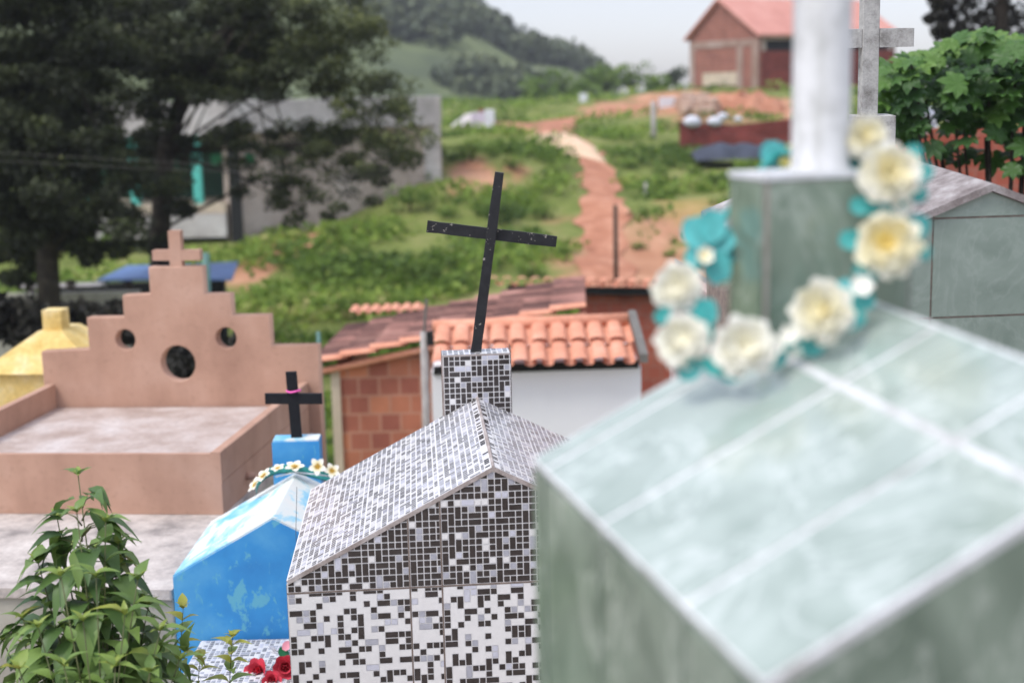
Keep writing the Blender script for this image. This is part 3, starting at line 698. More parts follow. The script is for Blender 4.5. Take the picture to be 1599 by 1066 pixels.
# leaning black cross
yc = CA[1]+.055; b0, b1 = at(743, 551, yc), at(780, 269, yc)
t = thing('black_cross', 'tall thin black wooden cross leaning to the right on the mosaic tomb', 'cross', b0)
ax = unit(b1-b0); rt = unit(np.cross(V((.06, 1., 0)), ax)); rt = rt if rt[0] > 0 else -rt; dp = np.cross(ax, rt)
hgt = np.linalg.norm(b1-b0)
mb = MB(); mb.prism([b0-.02*ax-.022*rt-.012*dp, b0-.02*ax+.022*rt-.012*dp, b0-.02*ax+.022*rt+.012*dp, b0-.02*ax-.022*rt+.012*dp], .24*ax)
mb2 = MB()
def board(mb, c0, c1, w0, w1, rt, dp, th, nseg=10, wob=.0012):
    r = random.Random(2); rows = []
    for i in range(nseg+1):
        k = i/nseg; c_ = c0+(c1-c0)*k; hw = (w0+(w1-w0)*k)/2
        a, b = hw+r.uniform(-wob, wob), hw+r.uniform(-wob, wob)
        rows.append([c_-a*rt-th*dp, c_+b*rt-th*dp, c_+b*rt+th*dp, c_-a*rt+th*dp])
    fs = [(i*4+k, i*4+(k+1) % 4, (i+1)*4+(k+1) % 4, (i+1)*4+k) for i in range(nseg) for k in range(4)]+[(3, 2, 1, 0), tuple(nseg*4+k for k in range(4))]
    mb.mesh([q for r_ in rows for q in r_], fs)
mb = MB(); board(mb, b0-.02*ax, b1, .042, .037, rt, dp, .012); mb.build('post', 'black_paint', t, bevel=.0015)
e0, e1 = at(666, 354, yc), at(869, 378, yc); ad = unit(e1-e0); ar = np.cross(ad, dp); ar = ar if ar[2] > 0 else -ar
fd = dp if dp[1] < 0 else -dp
mb = MB(); board(mb, e0-.018*fd, e1-.018*fd, .047, .046, ar, dp, .0055); mb.build('crossbar', 'black_paint', t, bevel=.0015)

# ------------------------------------------------------------------ blue tomb
sc = 1.18; F = Fr(-1.2789*sc, 5.9, -1.7501*sc, .0336, -.054, .002); W, H, L = .3795*sc, .2106*sc, .8027*sc; TB = -2.95+1.7501*sc
g = thing('blue_tomb', 'bright blue painted tomb with peeling paint and worn whitish roof', 'tomb', F(W, L/2, TB))
mb = MB(); mb.prism([F(0, 0, TB), F(2*W, 0, TB), F(2*W, 0, -.004), F(W, 0, H-.004), F(0, 0, -.004)], L*F.v); mb.build('body', 'blue_paint', g, bevel=.006)
mb = MB()
mb.prism([F(0, .004, -.004), F(W, .004, H-.004), F(2*W, .004, -.004), F(2*W, .004, .006), F(W, .004, H+.006), F(0, .004, .006)], (L-.004)*F.v); mb.build('roof', 'blue_roof', g, bevel=.006)
mb = MB(); cr = [(330, 795), (355, 853-60), (380, 790), (405, 780), (430, 776), (455, 783), (475, 792)]
cr = [(352, 852), (366, 857), (384, 856), (400, 848), (412, 842), (430, 838), (447, 838), (462, 846)]
for i in range(len(cr)-1):
    a, b = at(*cr[i], 5.9), at(*cr[i+1], 5.9); fa = ((a-F.P)@F.v)*F.v; fb = ((b-F.P)@F.v)*F.v
    a = a-fa-.0008*F.v; b = b-fb-.0008*F.v; mb.poly([a-.0014*F.Z, b-.0014*F.Z, b+.0014*F.Z, a+.0014*F.Z])
mb.build('crack', 'cell_dark', g)
pc = F(W, L, 0); pw = .118
FC = Fr(pc[0], pc[1], 0, .03); ptop = at(465, 688, pc[1])[2]
mb = MB(); mb.prism([FC(-pw, -.02, pc[2]-.3), FC(pw, -.02, pc[2]-.3), FC(pw, -.02, ptop), FC(-pw, -.02, ptop)], .13*FC.v); pe = mb.build('pedestal', 'blue_paint', g, bevel=.008)
mb = MB(); mb.box(FC(0, .045, ptop+.002), ((pw-.004)*FC.u, .06*FC.v, .006*FC.Z)); mb.build('pedestal_top', 'blue_roof', pe, bevel=.004)
c = FC(0.0, .045, ptop+.005); c0 = at(463.5, 684, c[1]); c[0] = c0[0]
t = thing('black_cross', 'small plain black cross on the blue pedestal, pink band at its neck', 'cross', c)
u2 = FC.u; tilt = unit(V((-.035, 0, 1)))
mb = MB(); tp = at(458.5, 580, c[1]); hh = tp[2]-c[2]; hwid = 8.6/FPX*c[1]
mb.prism([c-hwid*u2-.012*FC.v, c+hwid*u2-.012*FC.v, c+hwid*u2+.012*FC.v, c-hwid*u2+.012*FC.v], hh*tilt); mb.build('post', 'black_plain', t, bevel=.002)
a0, a1 = at(414, 622, c[1]), at(503, 622, c[1]); ad = unit(a1-a0); mc = (a0+a1)/2; hl = np.linalg.norm(a1-a0)/2
mb = MB()
for s0, s1 in ((-hl, -hwid*.9), (hwid*.9, hl)):
    q0, q1 = mc+s0*ad, mc+s1*ad; mb.box((q0+q1)/2, ((s1-s0)/2*ad, .011*FC.v, .0265*FC.Z))
mb.build('crossbar', 'black_plain', t, bevel=.002)
p = at(458.3, 610, c[1]); mb = MB()
mb.tube([p+V((.034*math.cos(k*math.pi/8), .022*math.sin(k*math.pi/8), .003*math.sin(k))) for k in range(17)], .005, 6)
t = mb.build('hair_band', 'pink_band', loc=p, smooth=True); tag(t, 'pink elastic band looped round the small black cross', 'band')
# small wreath on the blue tomb
yb = pc[1]-.05
wr = thing('small_wreath', 'teal ribbon wreath with white frangipani flowers lying on the blue tomb', 'wreath', at(460, 740, yb))
strip = [(400, 768, -.10), (402, 752, -.08), (415, 738, -.06), (435, 731, -.05), (462, 731, -.06), (490, 738, -.06), (520, 746, -.06)]
for off, mt, wd in ((0, 'teal', .02), (.012, 'dark_teal', .014)):
    mb = MB(); pts = [at(a, b+off*300, yb+d+off) for a, b, d in strip]; pts = interp_path(np.array(pts), 30)
    for i in range(29):
        a, b = pts[i], pts[i+1]; mb.poly([a-V((0, 0, wd)), b-V((0, 0, wd)), b+V((0, 0, wd)), a+V((0, 0, wd))])
    mb.build('ribbon', mt, wr)
mb = MB(); mb.tube([at(a, b, yb-.08) for a, b in ((430, 744), (462, 737), (500, 741), (516, 743))], .004, 6); mb.build('wire', 'white_plastic', wr, smooth=True)
for px, py, nr, r in [(398, 757, (-.6, -.3, .6), 17), (412, 743, (-.5, -.3, .8), 18), (434, 731, (-.2, -.3, 1), 14), (460, 729, (.0, -.30, 1), 19), (496, 728, (-.1, -1, .35), 17), (518, 735, (.4, -.7, .6), 16)]:
    p = at(px, py, yb-.09); place_mesh(simple_flower(r*.86/FPX*yb, 5, .7, .12, 1.), 'flower', 'plumeria', p, nr, rng2.uniform(0, 6), wr)
mb = MB(); p0 = at(463, 832, 5.6); p0 = V((p0[0], p0[1], -2.6)); mb.tube([p0, at(462, 832, 5.6), at(463.5, 760, 5.62)], .0012, 5)
t = mb.build('thin_wire', 'wire', loc=p0); tag(t, 'thin bare wire standing upright before the blue tomb roof', 'wire')

# ------------------------------------------------------------------ low mosaic grave with red roses
zt = -2.36; mb = MB(); g = thing('mosaic_grave', 'low black and white mosaic grave slab below the blue tomb', 'grave', (-1.1, 5.3, -2.75))
mb.abox((-1.40, 4.75, -2.9), (-.86, 5.89, zt)); mb.build('body', 'cell_line', g)
mb = MB(); mosaic(mb, (-1.40, 4.75, zt), (1, 0, 0), (0, 1, 0), (0, 0, 1), .54, 1.14, 'roofl', 77); mosaic(mb, (-1.40, 4.75, -2.9), (1, 0, 0), (0, 0, 1), (0, -1, 0), .54, .53, 'light', 78); mb.build('top_tiles', CELLS, g)
def rose(R, seed):
    r = random.Random(seed); mb = MB()
    for ring, (rad, cnt, el) in enumerate([(1., 6, .35), (.85, 5, .75), (.62, 5, 1.05), (.42, 4, 1.3), (.25, 3, 1.45)]):
        for k in range(cnt):
            a = 2*math.pi*(k+.37*ring)/cnt+r.uniform(-.2, .2); vs, fs = petal_pts(R*rad*1.1, R*1.0*(.5+.5*rad), R*.3, .35); o = []
            for x, y, z in vs:
                x, z = x*math.cos(el)-z*math.sin(el), x*math.sin(el)+z*math.cos(el); o.append((x*math.cos(a)-y*math.sin(a), x*math.sin(a)+y*math.cos(a), z))
            mb.mesh(o, fs)
    return mb
for px, py, y, R, nr, lab in [(405, 1050, 5.55, .058, (-.3, -.6, .6), 'red fabric rose lying on the low mosaic slab'), (446, 1040, 5.5, .055, (.1, -.9, .3), 'red fabric rose pressed against the mosaic tomb wall'), (425, 1064, 5.45, .045, (.1, -.7, .6), 'small red fabric rose between two larger ones')]:
    p = at(px, py, y); t = thing('fabric_rose', lab, 'flower', p, 'red fabric roses on the mosaic slab')
    place_mesh(rose(R, int(px)), 'bloom', 'red_petal', p, nr, 0, t)
    mb = MB(); mb.tube([p-V((0, 0, .01)), p+V((.01, .03, -.05)), V((p[0]+.02, p[1]+.05, zt+.004))], .003, 5); mb.build('stalk', 'fake_leaf', t)
p = at(442, 1018, 5.6); t = thing('flower_spray', 'artificial spray of white stamens and dark green leaf beside the mosaic wall', 'flower', V((p[0], p[1], zt)))
mb = MB()
for k in range(9):
    a = rng2.uniform(2.2, 4.0); mb.tube([p, p+V((math.cos(a)*.03, -.02, .01+math.sin(a)*.01)), p+V((math.cos(a)*.06, -.02, rng2.uniform(-.01, .045)))], .0015, 4)
mb.build('stamens', 'white_plastic', t)
for q, mt, sz, an in (((443, 1019), 'fake_leaf', .035, 120), ((447, 1008), 'pink_petal', .028, 60), ((440, 1035), 'white_plastic', .03, 30), ((436, 1050), 'fake_leaf', .03, 200)):
    vs, fs = petal_pts(sz*1.5, sz*1.2, .2*sz); mb = MB(); mb.mesh([(x-.7*sz, y, z) for x, y, z in vs], fs); pp = at(*q, 5.57)
    place_mesh(mb, 'leaf' if mt == 'fake_leaf' else 'petal', mt, pp, toc(pp, .2), math.radians(an), t)
mb = MB(); mb.tube([p, V((p[0]+.01, p[1], zt+.003))], .003, 5); mb.build('stalk', 'fake_leaf', t)

# ------------------------------------------------------------------ brown stepped tomb
sc = 7.3/6.5; F = Fr(-1.3982*sc, 7.3, -1.6621*sc, -.1254, .0037, .01); W, L, hd, bt = 1.6037*sc, 1.5914*sc, .1518*sc, .3074*sc; TB = -3.2+1.6621*sc
# local: a = 0 at right edge, goes to -W ; b = 0 front .. L back wall front face
g = thing('brown_stepped_tomb', 'pinkish brown plastered tomb with stepped headwall pierced by three round holes', 'tomb', F(-W/2, L/2, TB))
pt = .055
mb = MB(); mb.prism([F(0, 0, -bt), F(-W, 0, -bt), F(-W, L, -bt), F(0, L, -bt)], (bt-hd)*F.Z); mb.build('body', 'brown_plaster', g, bevel=.004)
mb = MB()
mb.prism([F(-pt, .02, -hd), F(-W+pt, .02, -hd), F(-W+pt, L, -hd), F(-pt, L, -hd)], .006*F.Z); mb.build('slab', 'slab_floor', g)
for nm, p0, p1 in (('parapet', F(-pt/2, 0), F(-pt/2, L)), ('parapet', F(-W+pt/2, 0), F(-W+pt/2, L))):
    mb = MB(); mb.prism([p0-pt/2*F.u-hd*F.Z, p0+pt/2*F.u-hd*F.Z, p0+pt/2*F.u, p0-pt/2*F.u], L*F.v); mb.build(nm, 'brown_plaster', g, bevel=.006)
mb = MB(); mb.prism([F(-W+pt, 0, -hd), F(-pt, 0, -hd), F(-pt, 0, -hd+.012), F(-W+pt, 0, -hd+.012)], .02*F.v)
mb.build('kerb', 'brown_plaster', g, bevel=.003)
# front lip higher (flush with the parapets as in the photo)
mb = MB(); mb.prism([F(-W+pt, 0, -hd+.012), F(-pt, 0, -hd+.012), F(-pt, 0, -.01), F(-W+pt, 0, -.01)], .03*F.v); mb.build('parapet', 'brown_plaster', g, bevel=.006)
# headwall from an outline with holes
yb_ = F(0, L)[1]
def onback(px, py):
    d = CR*(px-CX)/FPX-CU*(py-CY)/FPX+CF; n = V((F.v[0], F.v[1], 0)); n /= np.linalg.norm(n); k = (F(0, L)@n)/(d@n); q = d*k-F(0, L)
    return float(q@V((F.u[0], F.u[1], 0))), float(q[2])
outl = [onback(*p) for p in [(64, 551), (137, 547), (137, 498), (192, 497), (192.5, 463), (233, 461), (233, 419), (314, 418), (314, 461), (358, 460.5), (358, 494.5), (419, 494), (419, 542), (494, 541)]]
o2 = list(outl)
for i in range(1, len(o2)-1, 2):                          # square the steps
    x = (o2[i][0]+o2[i+1][0])/2; o2[i] = (x, o2[i][1]); o2[i+1] = (x, o2[i+1][1])
o2 = [(o2[0][0], TB+.05)]+o2+[(o2[-1][0], TB+.05)]
holes = [(onback(277, 568), .124), (onback(194.5, 531), .074), (onback(352, 528.5), .076)]
cu = bpy.data.curves.new('headwall', 'CURVE'); cu.dimensions = '2D'; cu.fill_mode = 'BOTH'; cu.extrude = .042; cu.bevel_depth = .006; cu.bevel_resolution = 1
def spl(pts):
    s_ = cu.splines.new('POLY'); s_.points.add(len(pts)-1); s_.use_cyclic_u = True
    for q, p in zip(s_.points, pts): q.co = (p[0], p[1], 0, 1)
spl(o2)
for (hx, hy), r in holes: spl([(hx+r*math.cos(-2*math.pi*k/36), hy+r*1.02*math.sin(-2*math.pi*k/36)) for k in range(36)])
tmp = bpy.data.objects.new('tmp', cu); COL.objects.link(tmp)
dg = bpy.context.evaluated_depsgraph_get(); me = bpy.data.meshes.new_from_object(tmp.evaluated_get(dg)); bpy.data.objects.remove(tmp)
me.materials.clear(); me.materials.append(M['brown_plaster']); me.name = 'headwall'
hw = bpy.data.objects.new('headwall', me); COL.objects.link(hw); hw.parent = g
uh = unit((F.u[0], F.u[1], 0)); vh = unit((F.v[0], F.v[1], 0)); og = F(0, L)+.062*vh-ORG[g.name]
me.transform(Matrix(((uh[0], 0, -vh[0], og[0]), (uh[1], 0, -vh[1], og[1]), (0, 1, 0, og[2]), (0, 0, 0, 1)))); ORG[hw.name] = ORG[g.name]
bp = lambda q, z, d: F(0, L)+q*uh+z*V((0, 0, 1))+d*vh
cx0, cz0 = onback(263, 419); cx1, cz1 = onback(278, 361); xm = (cx0+cx1)/2; ax0, az0 = onback(235.5, 408); ax1, az1 = onback(309, 391)
mb = MB(); mb.prism([bp(cx0, cz0-.005, .03), bp(cx1, cz0-.005, .03), bp(cx1, cz1, .03), bp(cx0, cz1, .03)], .06*vh)
cr_ = mb.build('cross_post', 'brown_plaster', hw, bevel=.004)
mb = MB()
for a, b in ((ax0, cx0), (cx1, ax1)): mb = MB(); mb.prism([bp(a, az0, .032), bp(b, az0, .032), bp(b, az1, .032), bp(a, az1, .032)], .056*vh); mb.build('cross_arm', 'brown_plaster', hw, bevel=.004)
tp = F(0, .0, 0); q = at(372, 743, F(0, .42)[1]); mb = MB(); mb.tube([F(-.005, .42, q[2]-F(0, .42)[2]), F(.05, .42, q[2]-F(0, .42)[2])], .022, 10); mb.tube([F(.05, .42, q[2]-F(0, .42)[2]), F(.075, .40, q[2]-F(0, .42)[2]-.02)], .012, 8)
mb.build('pipe_stub', 'brown_plaster', g, smooth=True)
# cement base it stands on
zp = -bt; e = .14
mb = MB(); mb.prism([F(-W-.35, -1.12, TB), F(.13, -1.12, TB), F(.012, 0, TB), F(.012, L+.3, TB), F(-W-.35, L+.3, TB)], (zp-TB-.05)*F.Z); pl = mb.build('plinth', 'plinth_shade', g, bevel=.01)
mb = MB(); mb.prism([F(-W-.35, -1.14, zp-.05), F(.132, -1.14, zp-.05), F(.014, 0, zp-.05), F(.014, L+.3, zp-.05), F(-W-.35, L+.3, zp-.05)], .048*F.Z); mb.build('plinth_top', 'plinth', pl, bevel=.012)

# ------------------------------------------------------------------ yellow tomb at left edge
A = at(54, 520, 9.9); F = Fr(A[0], A[1], A[2], -.1); g = thing('yellow_tomb', 'faded yellow tomb with hipped top and square stub at left edge', 'tomb', V((A[0], A[1]+.3, -3.6)))
mb = MB(); hw_, zb = .47, -.30
apx = F(0, .45, 0); b4 = [F(-hw_, 0, zb), F(hw_, 0, zb), F(hw_, .8, zb), F(-hw_, .8, zb)]
r4 = [F(-.09, .25, -.03), F(.09, .25, -.03), F(.09, .6, -.03), F(-.09, .6, -.03)]
for i in range(4): mb.poly([b4[i], b4[(i+1) % 4], r4[(i+1) % 4], r4[i]])
mb.poly(r4); mb.build('roof', 'yellow_paint', g)
mb = MB(); mb.prism([F(-hw_+.04, .04, -3.6-A[2]), F(hw_-.04, .04, -3.6-A[2]), F(hw_-.04, .76, -3.6-A[2]), F(-hw_+.04, .76, -3.6-A[2])], (zb+3.6+A[2])*F.Z); mb.build('body', 'yellow_paint', g)
mb = MB(); mb.prism([F(-.075, .3, -.06), F(.075, .3, -.06), F(.075, .45, -.06), F(-.075, .45, -.06)], .175*F.Z); mb.build('pedestal', 'yellow_paint', g, bevel=.01)

# ------------------------------------------------------------------ leafy shrub, lower left
def leaf3(mb, base, d, up, Ln, Wd, droop, tint):
    d = unit(d); s_ = np.cross(d, up); s_ = unit(s_) if np.linalg.norm(s_) > 1e-3 else V((1., 0, 0)); n = np.cross(s_, d)
    vs = []; prof = [.08, .80, 1., .74, .38, .03]
    for i, wv in enumerate(prof):
        k = i/(len(prof)-1); c = base+d*Ln*k+n*(.10*Ln*math.sin(k*2.2)-droop*Ln*k*k)
        h_ = Wd/2*wv; vs += [c-s_*h_+n*h_*.35, c, c+s_*h_+n*h_*.35]
    fs = [(i*3+k, i*3+k+1, i*3+k+4, i*3+k+3) for i in range(len(prof)-1) for k in range(2)]
    mb.mesh(vs, fs, 0, tint)
def stem_of(ml, ms, path, seed, n_pairs, l0, l1, bare=.05, young=.75, r0=.005):
    r = random.Random(seed); P = interp_path(np.array(path), n_pairs+1); ms.tube(interp_path(np.array(path), 8), list(np.linspace(r0, r0*.35, 8)), 6)
    for i in range(int(bare*n_pairs), n_pairs+1):
        k = i/n_pairs; p = P[i]; dr = unit(P[min(i+1, n_pairs)]-P[max(i-1, 0)]); a = i*math.pi/2+r.uniform(-.5, .5)
        e1 = unit(np.cross(dr, (math.cos(a), math.sin(a), .1))); Ln = (l0+(l1-l0)*k)*r.uniform(.75, 1.15)
        for sg in (-1, 1):
            dd = e1*sg+dr*(.15+.6*k)+V((0, 0, r.uniform(-.25, .15)))
            if sg*e1[1] > .6 and r.random() < .25: continue
            tn = min(1, max(0, r.gauss(.32, .14)+max(0, k-.55)*young+(.3 if r.random() < .03 else 0)))
            leaf3(ml, p, dd, V((0, 0, 1.)), Ln, Ln*r.uniform(.42, .58), r.uniform(.15, .65), tn)
    for j in range(4):
        a = j*2*math.pi/4+seed; leaf3(ml, P[-1], V((math.cos(a)*.7, math.sin(a)*.7, r.uniform(.3, .9))), V((0, 0, 1.)), l1*r.uniform(.4, .7), l1*.24, .25, min(1, .6+young*.35))
YS = 4.1; base = V((-1.25, YS, gz(-1.25, YS)))
g = thing('leafy_shrub', 'tall leafy green shrub in front of the brown tomb, lower left corner', 'shrub', base)
ml, ms = MB(), MB()
TOPS = [(122, 742, .0), (120, 800, -.12), (90, 812, .05), (165, 815, -.1), (60, 880, -.05), (185, 850, .0), (215, 905, -.15), (150, 900, -.25), (95, 900, -.3), (35, 965, -.05), (232, 945, .0), (195, 960, -.3), (130, 970, -.35), (60, 980, -.3), (5, 1000, .05), (250, 985, -.2), (100, 1040, -.4), (180, 1040, -.4), (30, 1045, -.3), (-30, 1040, 0), (235, 1050, -.3), (280, 1030, -.1), (145, 860, .15), (110, 860, .2), (75, 930, .2), (170, 930, .2), (210, 990, .2), (120, 1000, .1), (40, 1010, .15)]
for i, (px, py, dy) in enumerate(TOPS):
    p = at(px, py, YS+dy); st = base+V((rng2.uniform(-.06, .06), rng2.uniform(-.05, .05), 0))
    mid2 = p-V((.10*(px-130)/130, 0, .30)); hN = max(6, int((p[2]-st[2])/.055))
    stem_of(ml, ms, [st, (st+mid2)/2, mid2, p], i+5, hN, .135, .08, .18)
    for k in range(4):
        h_ = rng2.uniform(.35, .85); q = mid2*h_+st*(1-h_) if h_ < .7 else p*(h_-.1)+mid2*(1.1-h_); e_ = q+V((rng2.uniform(-.2, .2), rng2.uniform(-.2, .2), rng2.uniform(.06, .18)))
        if e_[2] < p[2]-.1: stem_of(ml, ms, [q, (q+e_)/2+V((0, 0, .03)), e_], 300+i*5+k, 5, .14, .10, .2, .5, .003)
for k in range(230):
    v_ = rng2.random()**.62; py = 752+v_*420; hw_ = 12+112*min(1, v_*1.25)**.9; a = rng2.uniform(0, 6.283); q = rng2.uniform(.25, 1)**.6
    p = at(128+hw_*q*math.cos(a)+(v_*6), py, YS+hw_*q*math.sin(a)/FPX*YS*.8); d = V((math.cos(a), math.sin(a)*.9, rng2.uniform(-.75, .35)-.25*v_))
    Ln = rng2.uniform(.075, .12)+.075*min(1, v_*1.6)*rng2.random()
    leaf3(ml, p, d, V((0, 0, 1.)), Ln, Ln*rng2.uniform(.42, .6), rng2.uniform(.3, .9), min(1, max(0, rng2.gauss(.36, .17)+(.25 if q > .85 else 0)*rng2.random()+(.5 if rng2.random() < .015 else 0))))
    if k % 4 == 0: c_ = at(128, py+18, YS); ms.tube([c_, (c_+p)/2+V((0, 0, .01)), p], [.003, .0025, .0015], 4)
ms.build('stems', 'stem', g, smooth=True); ml.build('foliage', 'leaf_shrub', g, smooth=True)
for i, (px, py, sx_, lab) in enumerate([(286, 950, 282, 'yellow green sprig rising before the blue tomb wall'), (363, 995, 350, 'thin young sprig with upright leaves right of the shrub'), (312, 1030, 300, 'short leafy sprig low beside the big shrub')]):
    p = at(px, py, 4.3); b_ = V((p[0]-.05, 4.3, gz(p[0], 4.3))); t = thing('leafy_sprig', lab, 'plant', b_); ml, ms = MB(), MB()
    stem_of(ml, ms, [b_, p-V((.03, 0, .3)), p-V((.015, 0, .12)), p], 50+i, 10 if i != 1 else 14, .09, .065, .5, 1.0, .003)
    ms.build('stem', 'stem', t, smooth=True); f_ = ml.build('foliage', 'leaf_shrub', t, smooth=True)
    for q in f_.data.attributes['tint'].data: q.value = min(1, q.value+.3)

# ------------------------------------------------------------------ broad-leaved plant at right
def palm_leaf(mb, c, nrm, spin, R, tint):
    q = Vector(nrm).to_track_quat('Z', 'Y').to_matrix() @ Matrix.Rotation(spin, 3, 'Z')
    for k in range(7):
        a = math.radians(-140+280*k/6); ln = R*(1-.35*abs(k-3)/3); w_ = R*.44
        pts = [(0, 0, 0), (ln*.5, -w_*.55, .05*R), (ln*.75, -w_*.4, .02*R), (ln, 0, -.12*R), (ln*.75, w_*.4, .02*R), (ln*.5, w_*.55, .05*R)]
        ca, sa = math.cos(a), math.sin(a); o = [V(q @ Vector((x*ca-y*sa, x*sa+y*ca, z)))+c for x, y, z in pts]
        mid = V(q @ Vector((ln*.6*ca, ln*.6*sa, -.0*R)))+c
        mb.mesh([o[0], o[1], o[2], o[3], mid], [(0, 1, 4), (1, 2, 4), (2, 3, 4)], 0, tint); mb.mesh([o[0], o[5], o[4], o[3], mid], [(0, 4, 1), (1, 4, 2), (2, 4, 3)], 0, tint)
YP = 8.2; b_ = V((2.9, YP, gz(2.9, YP)))
g = thing('broad_leaved_plant', 'big castor like plant with large lobed leaves at right edge', 'plant', b_)
ml, ms = MB(), MB()
for i in range(820):
    px = rng2.uniform(1375, 1790); 
    top = np.interp(px, [1375, 1420, 1450, 1500, 1540, 1599, 1790], [95, 85, 75, 55, 48, 58, 80]); bot = np.interp(px, [1375, 1450, 1500, 1599, 1790], [200, 235, 250, 265, 260])
    py = top+(bot-top)*rng2.random()**1.15+6
    if 1430 < px < 1485 and 150 < py < 225 and rng2.random() < .8: continue
    if py > 205 and rng2.random() < .55: continue
    if py > 195 and 1500 < px and rng2.random() < .5: continue
    p = at(px, py, YP+rng2.uniform(-.55, .45)); R = rng2.uniform(.07, .125)
    palm_leaf(ml, p, (rng2.uniform(-.7, .5), rng2.uniform(-1.1, .1), .75), rng2.uniform(0, 6.28), R, min(1, max(0, rng2.gauss(.36, .2)+(.22 if py < top+35 else -.12))))
    if i % 24 == 0: ms.tube([p, (p+b_)/2+V((0, 0, .35)), b_+V((0, 0, .25))], [.006, .012, .018], 5)
for i in range(260):
    p = at(rng2.uniform(1450, 1700), rng2.uniform(335, 520), YP+rng2.uniform(-.5, .5)); palm_leaf(ml, p, (rng2.uniform(-.8, .6), rng2.uniform(-1.1, .3), .7), rng2.uniform(0, 6.28), rng2.uniform(.06, .12), rng2.uniform(.1, .6))
for px, py in ((1470, 240), (1540, 215), (1600, 190), (1430, 190), (1690, 160)):
    q = at(px, py, YP); ms.tube([b_+V((rng2.uniform(-.1, .1), 0, -.05)), b_*.5+q*.5+V((.05, .03, -.1)), q], [.035, .025, .012], 6)
ml.build('foliage', 'leaf_castor', g, smooth=False); ms.build('stems', 'bark', g, smooth=True)
p0, p1 = at(1400, 185, 15), at(1760, 190, 15); 
mb = MB(); z0 = gz(p0[0], 15); mb.prism([V((p0[0], 15, z0-.3)), V((p1[0], 15.2, z0-.3)), V((p1[0], 15.2, at(1600, 196, 15)[2])), V((p0[0], 15, at(1410, 203, 15)[2]))], (0, .15, 0))
t = mb.build('brick_wall', 'brick_red', loc=(p0[0], 15, z0)); tag(t, 'plain red brick wall behind the broad leaved plant', 'wall')
for px, py, w_, h_, lab in ((1464, 182, 36, 15, 'larger crumpled white plastic sheet seen through the broad leaves'), (1428, 198, 24, 9, 'smaller white plastic sheet at the foot of the broad leaves')):
    p = at(px, py, 14.6); mb = MB(); n_ = 8; k = 14.6/FPX
    vs = [(p[0]+(i/n_-.5)*2*w_*k, p[1]+.25*math.sin(i*1.7+j), p[2]+(j/4-.5)*2*h_*k*(.7+.3*math.sin(i*2.1))+.03*math.sin(i*3)) for j in range(5) for i in range(n_+1)]
    mb.mesh(vs, [(j*(n_+1)+i, j*(n_+1)+i+1, (j+1)*(n_+1)+i+1, (j+1)*(n_+1)+i) for j in range(4) for i in range(n_)]); t = mb.build('plastic_sheet', 'white_plastic', loc=p); tag(t, lab, 'sheet')
    md = t.modifiers.new('thick', 'SOLIDIFY'); md.thickness = .02

# ------------------------------------------------------------------ clay-tiled roofs and village houses
def tile_rows(mb, FL, u, up, ncol, nrow, pitch, rl, mi=0, amp=.25):
    FL, u, up = V(FL), unit(u), unit(up); n = unit(np.cross(u, up)); n = n if n[2] > 0 else -n; sg = 6
    for r_ in range(nrow):
        for c in range(ncol):
            for (kind, off) in ((1, 0.), (-1, .5)):
                b0 = FL+u*pitch*(c+off)+up*rl*r_+n*(.012*(kind < 0)+.0); jit = rng2.uniform(-.012, .012); vs = []
                for e_, (tt, lift, wv) in enumerate(((-.04, .035, 1.), (rl*1.04, .0, .86))):
                    for k in range(sg+1):
                        a = math.pi*k/sg; x = -math.cos(a)*pitch*(.42 if kind > 0 else .3)*wv; z = kind*math.sin(a)*pitch*amp*wv*.8+(pitch*.30 if kind > 0 else pitch*.22)
                        vs.append(b0+u*(x+jit)+up*tt+n*(z+lift))
                mb.mesh(vs, [(k, k+1, k+sg+2, k+sg+1) for k in range(sg)], mi, rng2.random())
# white outbuilding
e0, e1 = at(672, 580, 12.2), at(1003, 569, 12.2); r0, r1 = at(676, 518, 13.0), at(984, 506, 13.0)
zg = gz(0, 12.5)-.2; g = thing('white_outbuilding', 'small white walled outbuilding with bright orange clay tile roof', 'building', V(((e0[0]+e1[0])/2, 12.8, zg)))
wl = e0+V((.0, .12, -.02)); wr_ = e1+V((-.0, .12, -.02)); zt_ = (wl[2]+wr_[2])/2-.02
mb = MB(); mb.prism([(wl[0], wl[1], zg), (wr_[0], wr_[1], zg), (wr_[0], wr_[1]+1.4, zg), (wl[0], wl[1]+1.4, zg)], (0, 0, zt_-zg)); mb.build('wall', 'white_wall', g)
up = unit(((r0-e0)+(r1-e1))/2*V((0, 1, 1))); rl = np.linalg.norm(((r0-e0)+(r1-e1))/2*V((0, 1, 1)))
mb = MB(); tile_rows(mb, e0+V((.08, 0, 0)), V((1, 0, 0)), up, 10, 2, (e1[0]-e0[0]-.1)/10, rl/2); rf = mb.build('roof', 'tile_orange', g, smooth=True)
mb = MB(); mb.tube([r0+V((0, 0, .05)), r1+V((0.02, 0, .05))], .06, 8); mb.build('ridge_tiles', 'tile_orange', rf, smooth=True)
mb = MB(); mb.prism([e1+V((-.02, -.03, .02)), e1+V((.05, -.03, .02)), e1+V((.05, -.03, .10)), e1+V((-.02, -.03, .10))], r1-e1+V((0, 0, .04))); mb.build('verge', 'cable', rf)
mb = MB(); mb.prism([wl+V((.02, -.02, -.03)), wr_+V((-.02, -.02, -.03)), wr_+V((-.02, -.02, .03)), wl+V((.02, -.02, .03))], (0, .1, 0)); mb.build('eave_board', 'dark_inside', rf)  # dark strip painting the shadow under the eave tiles
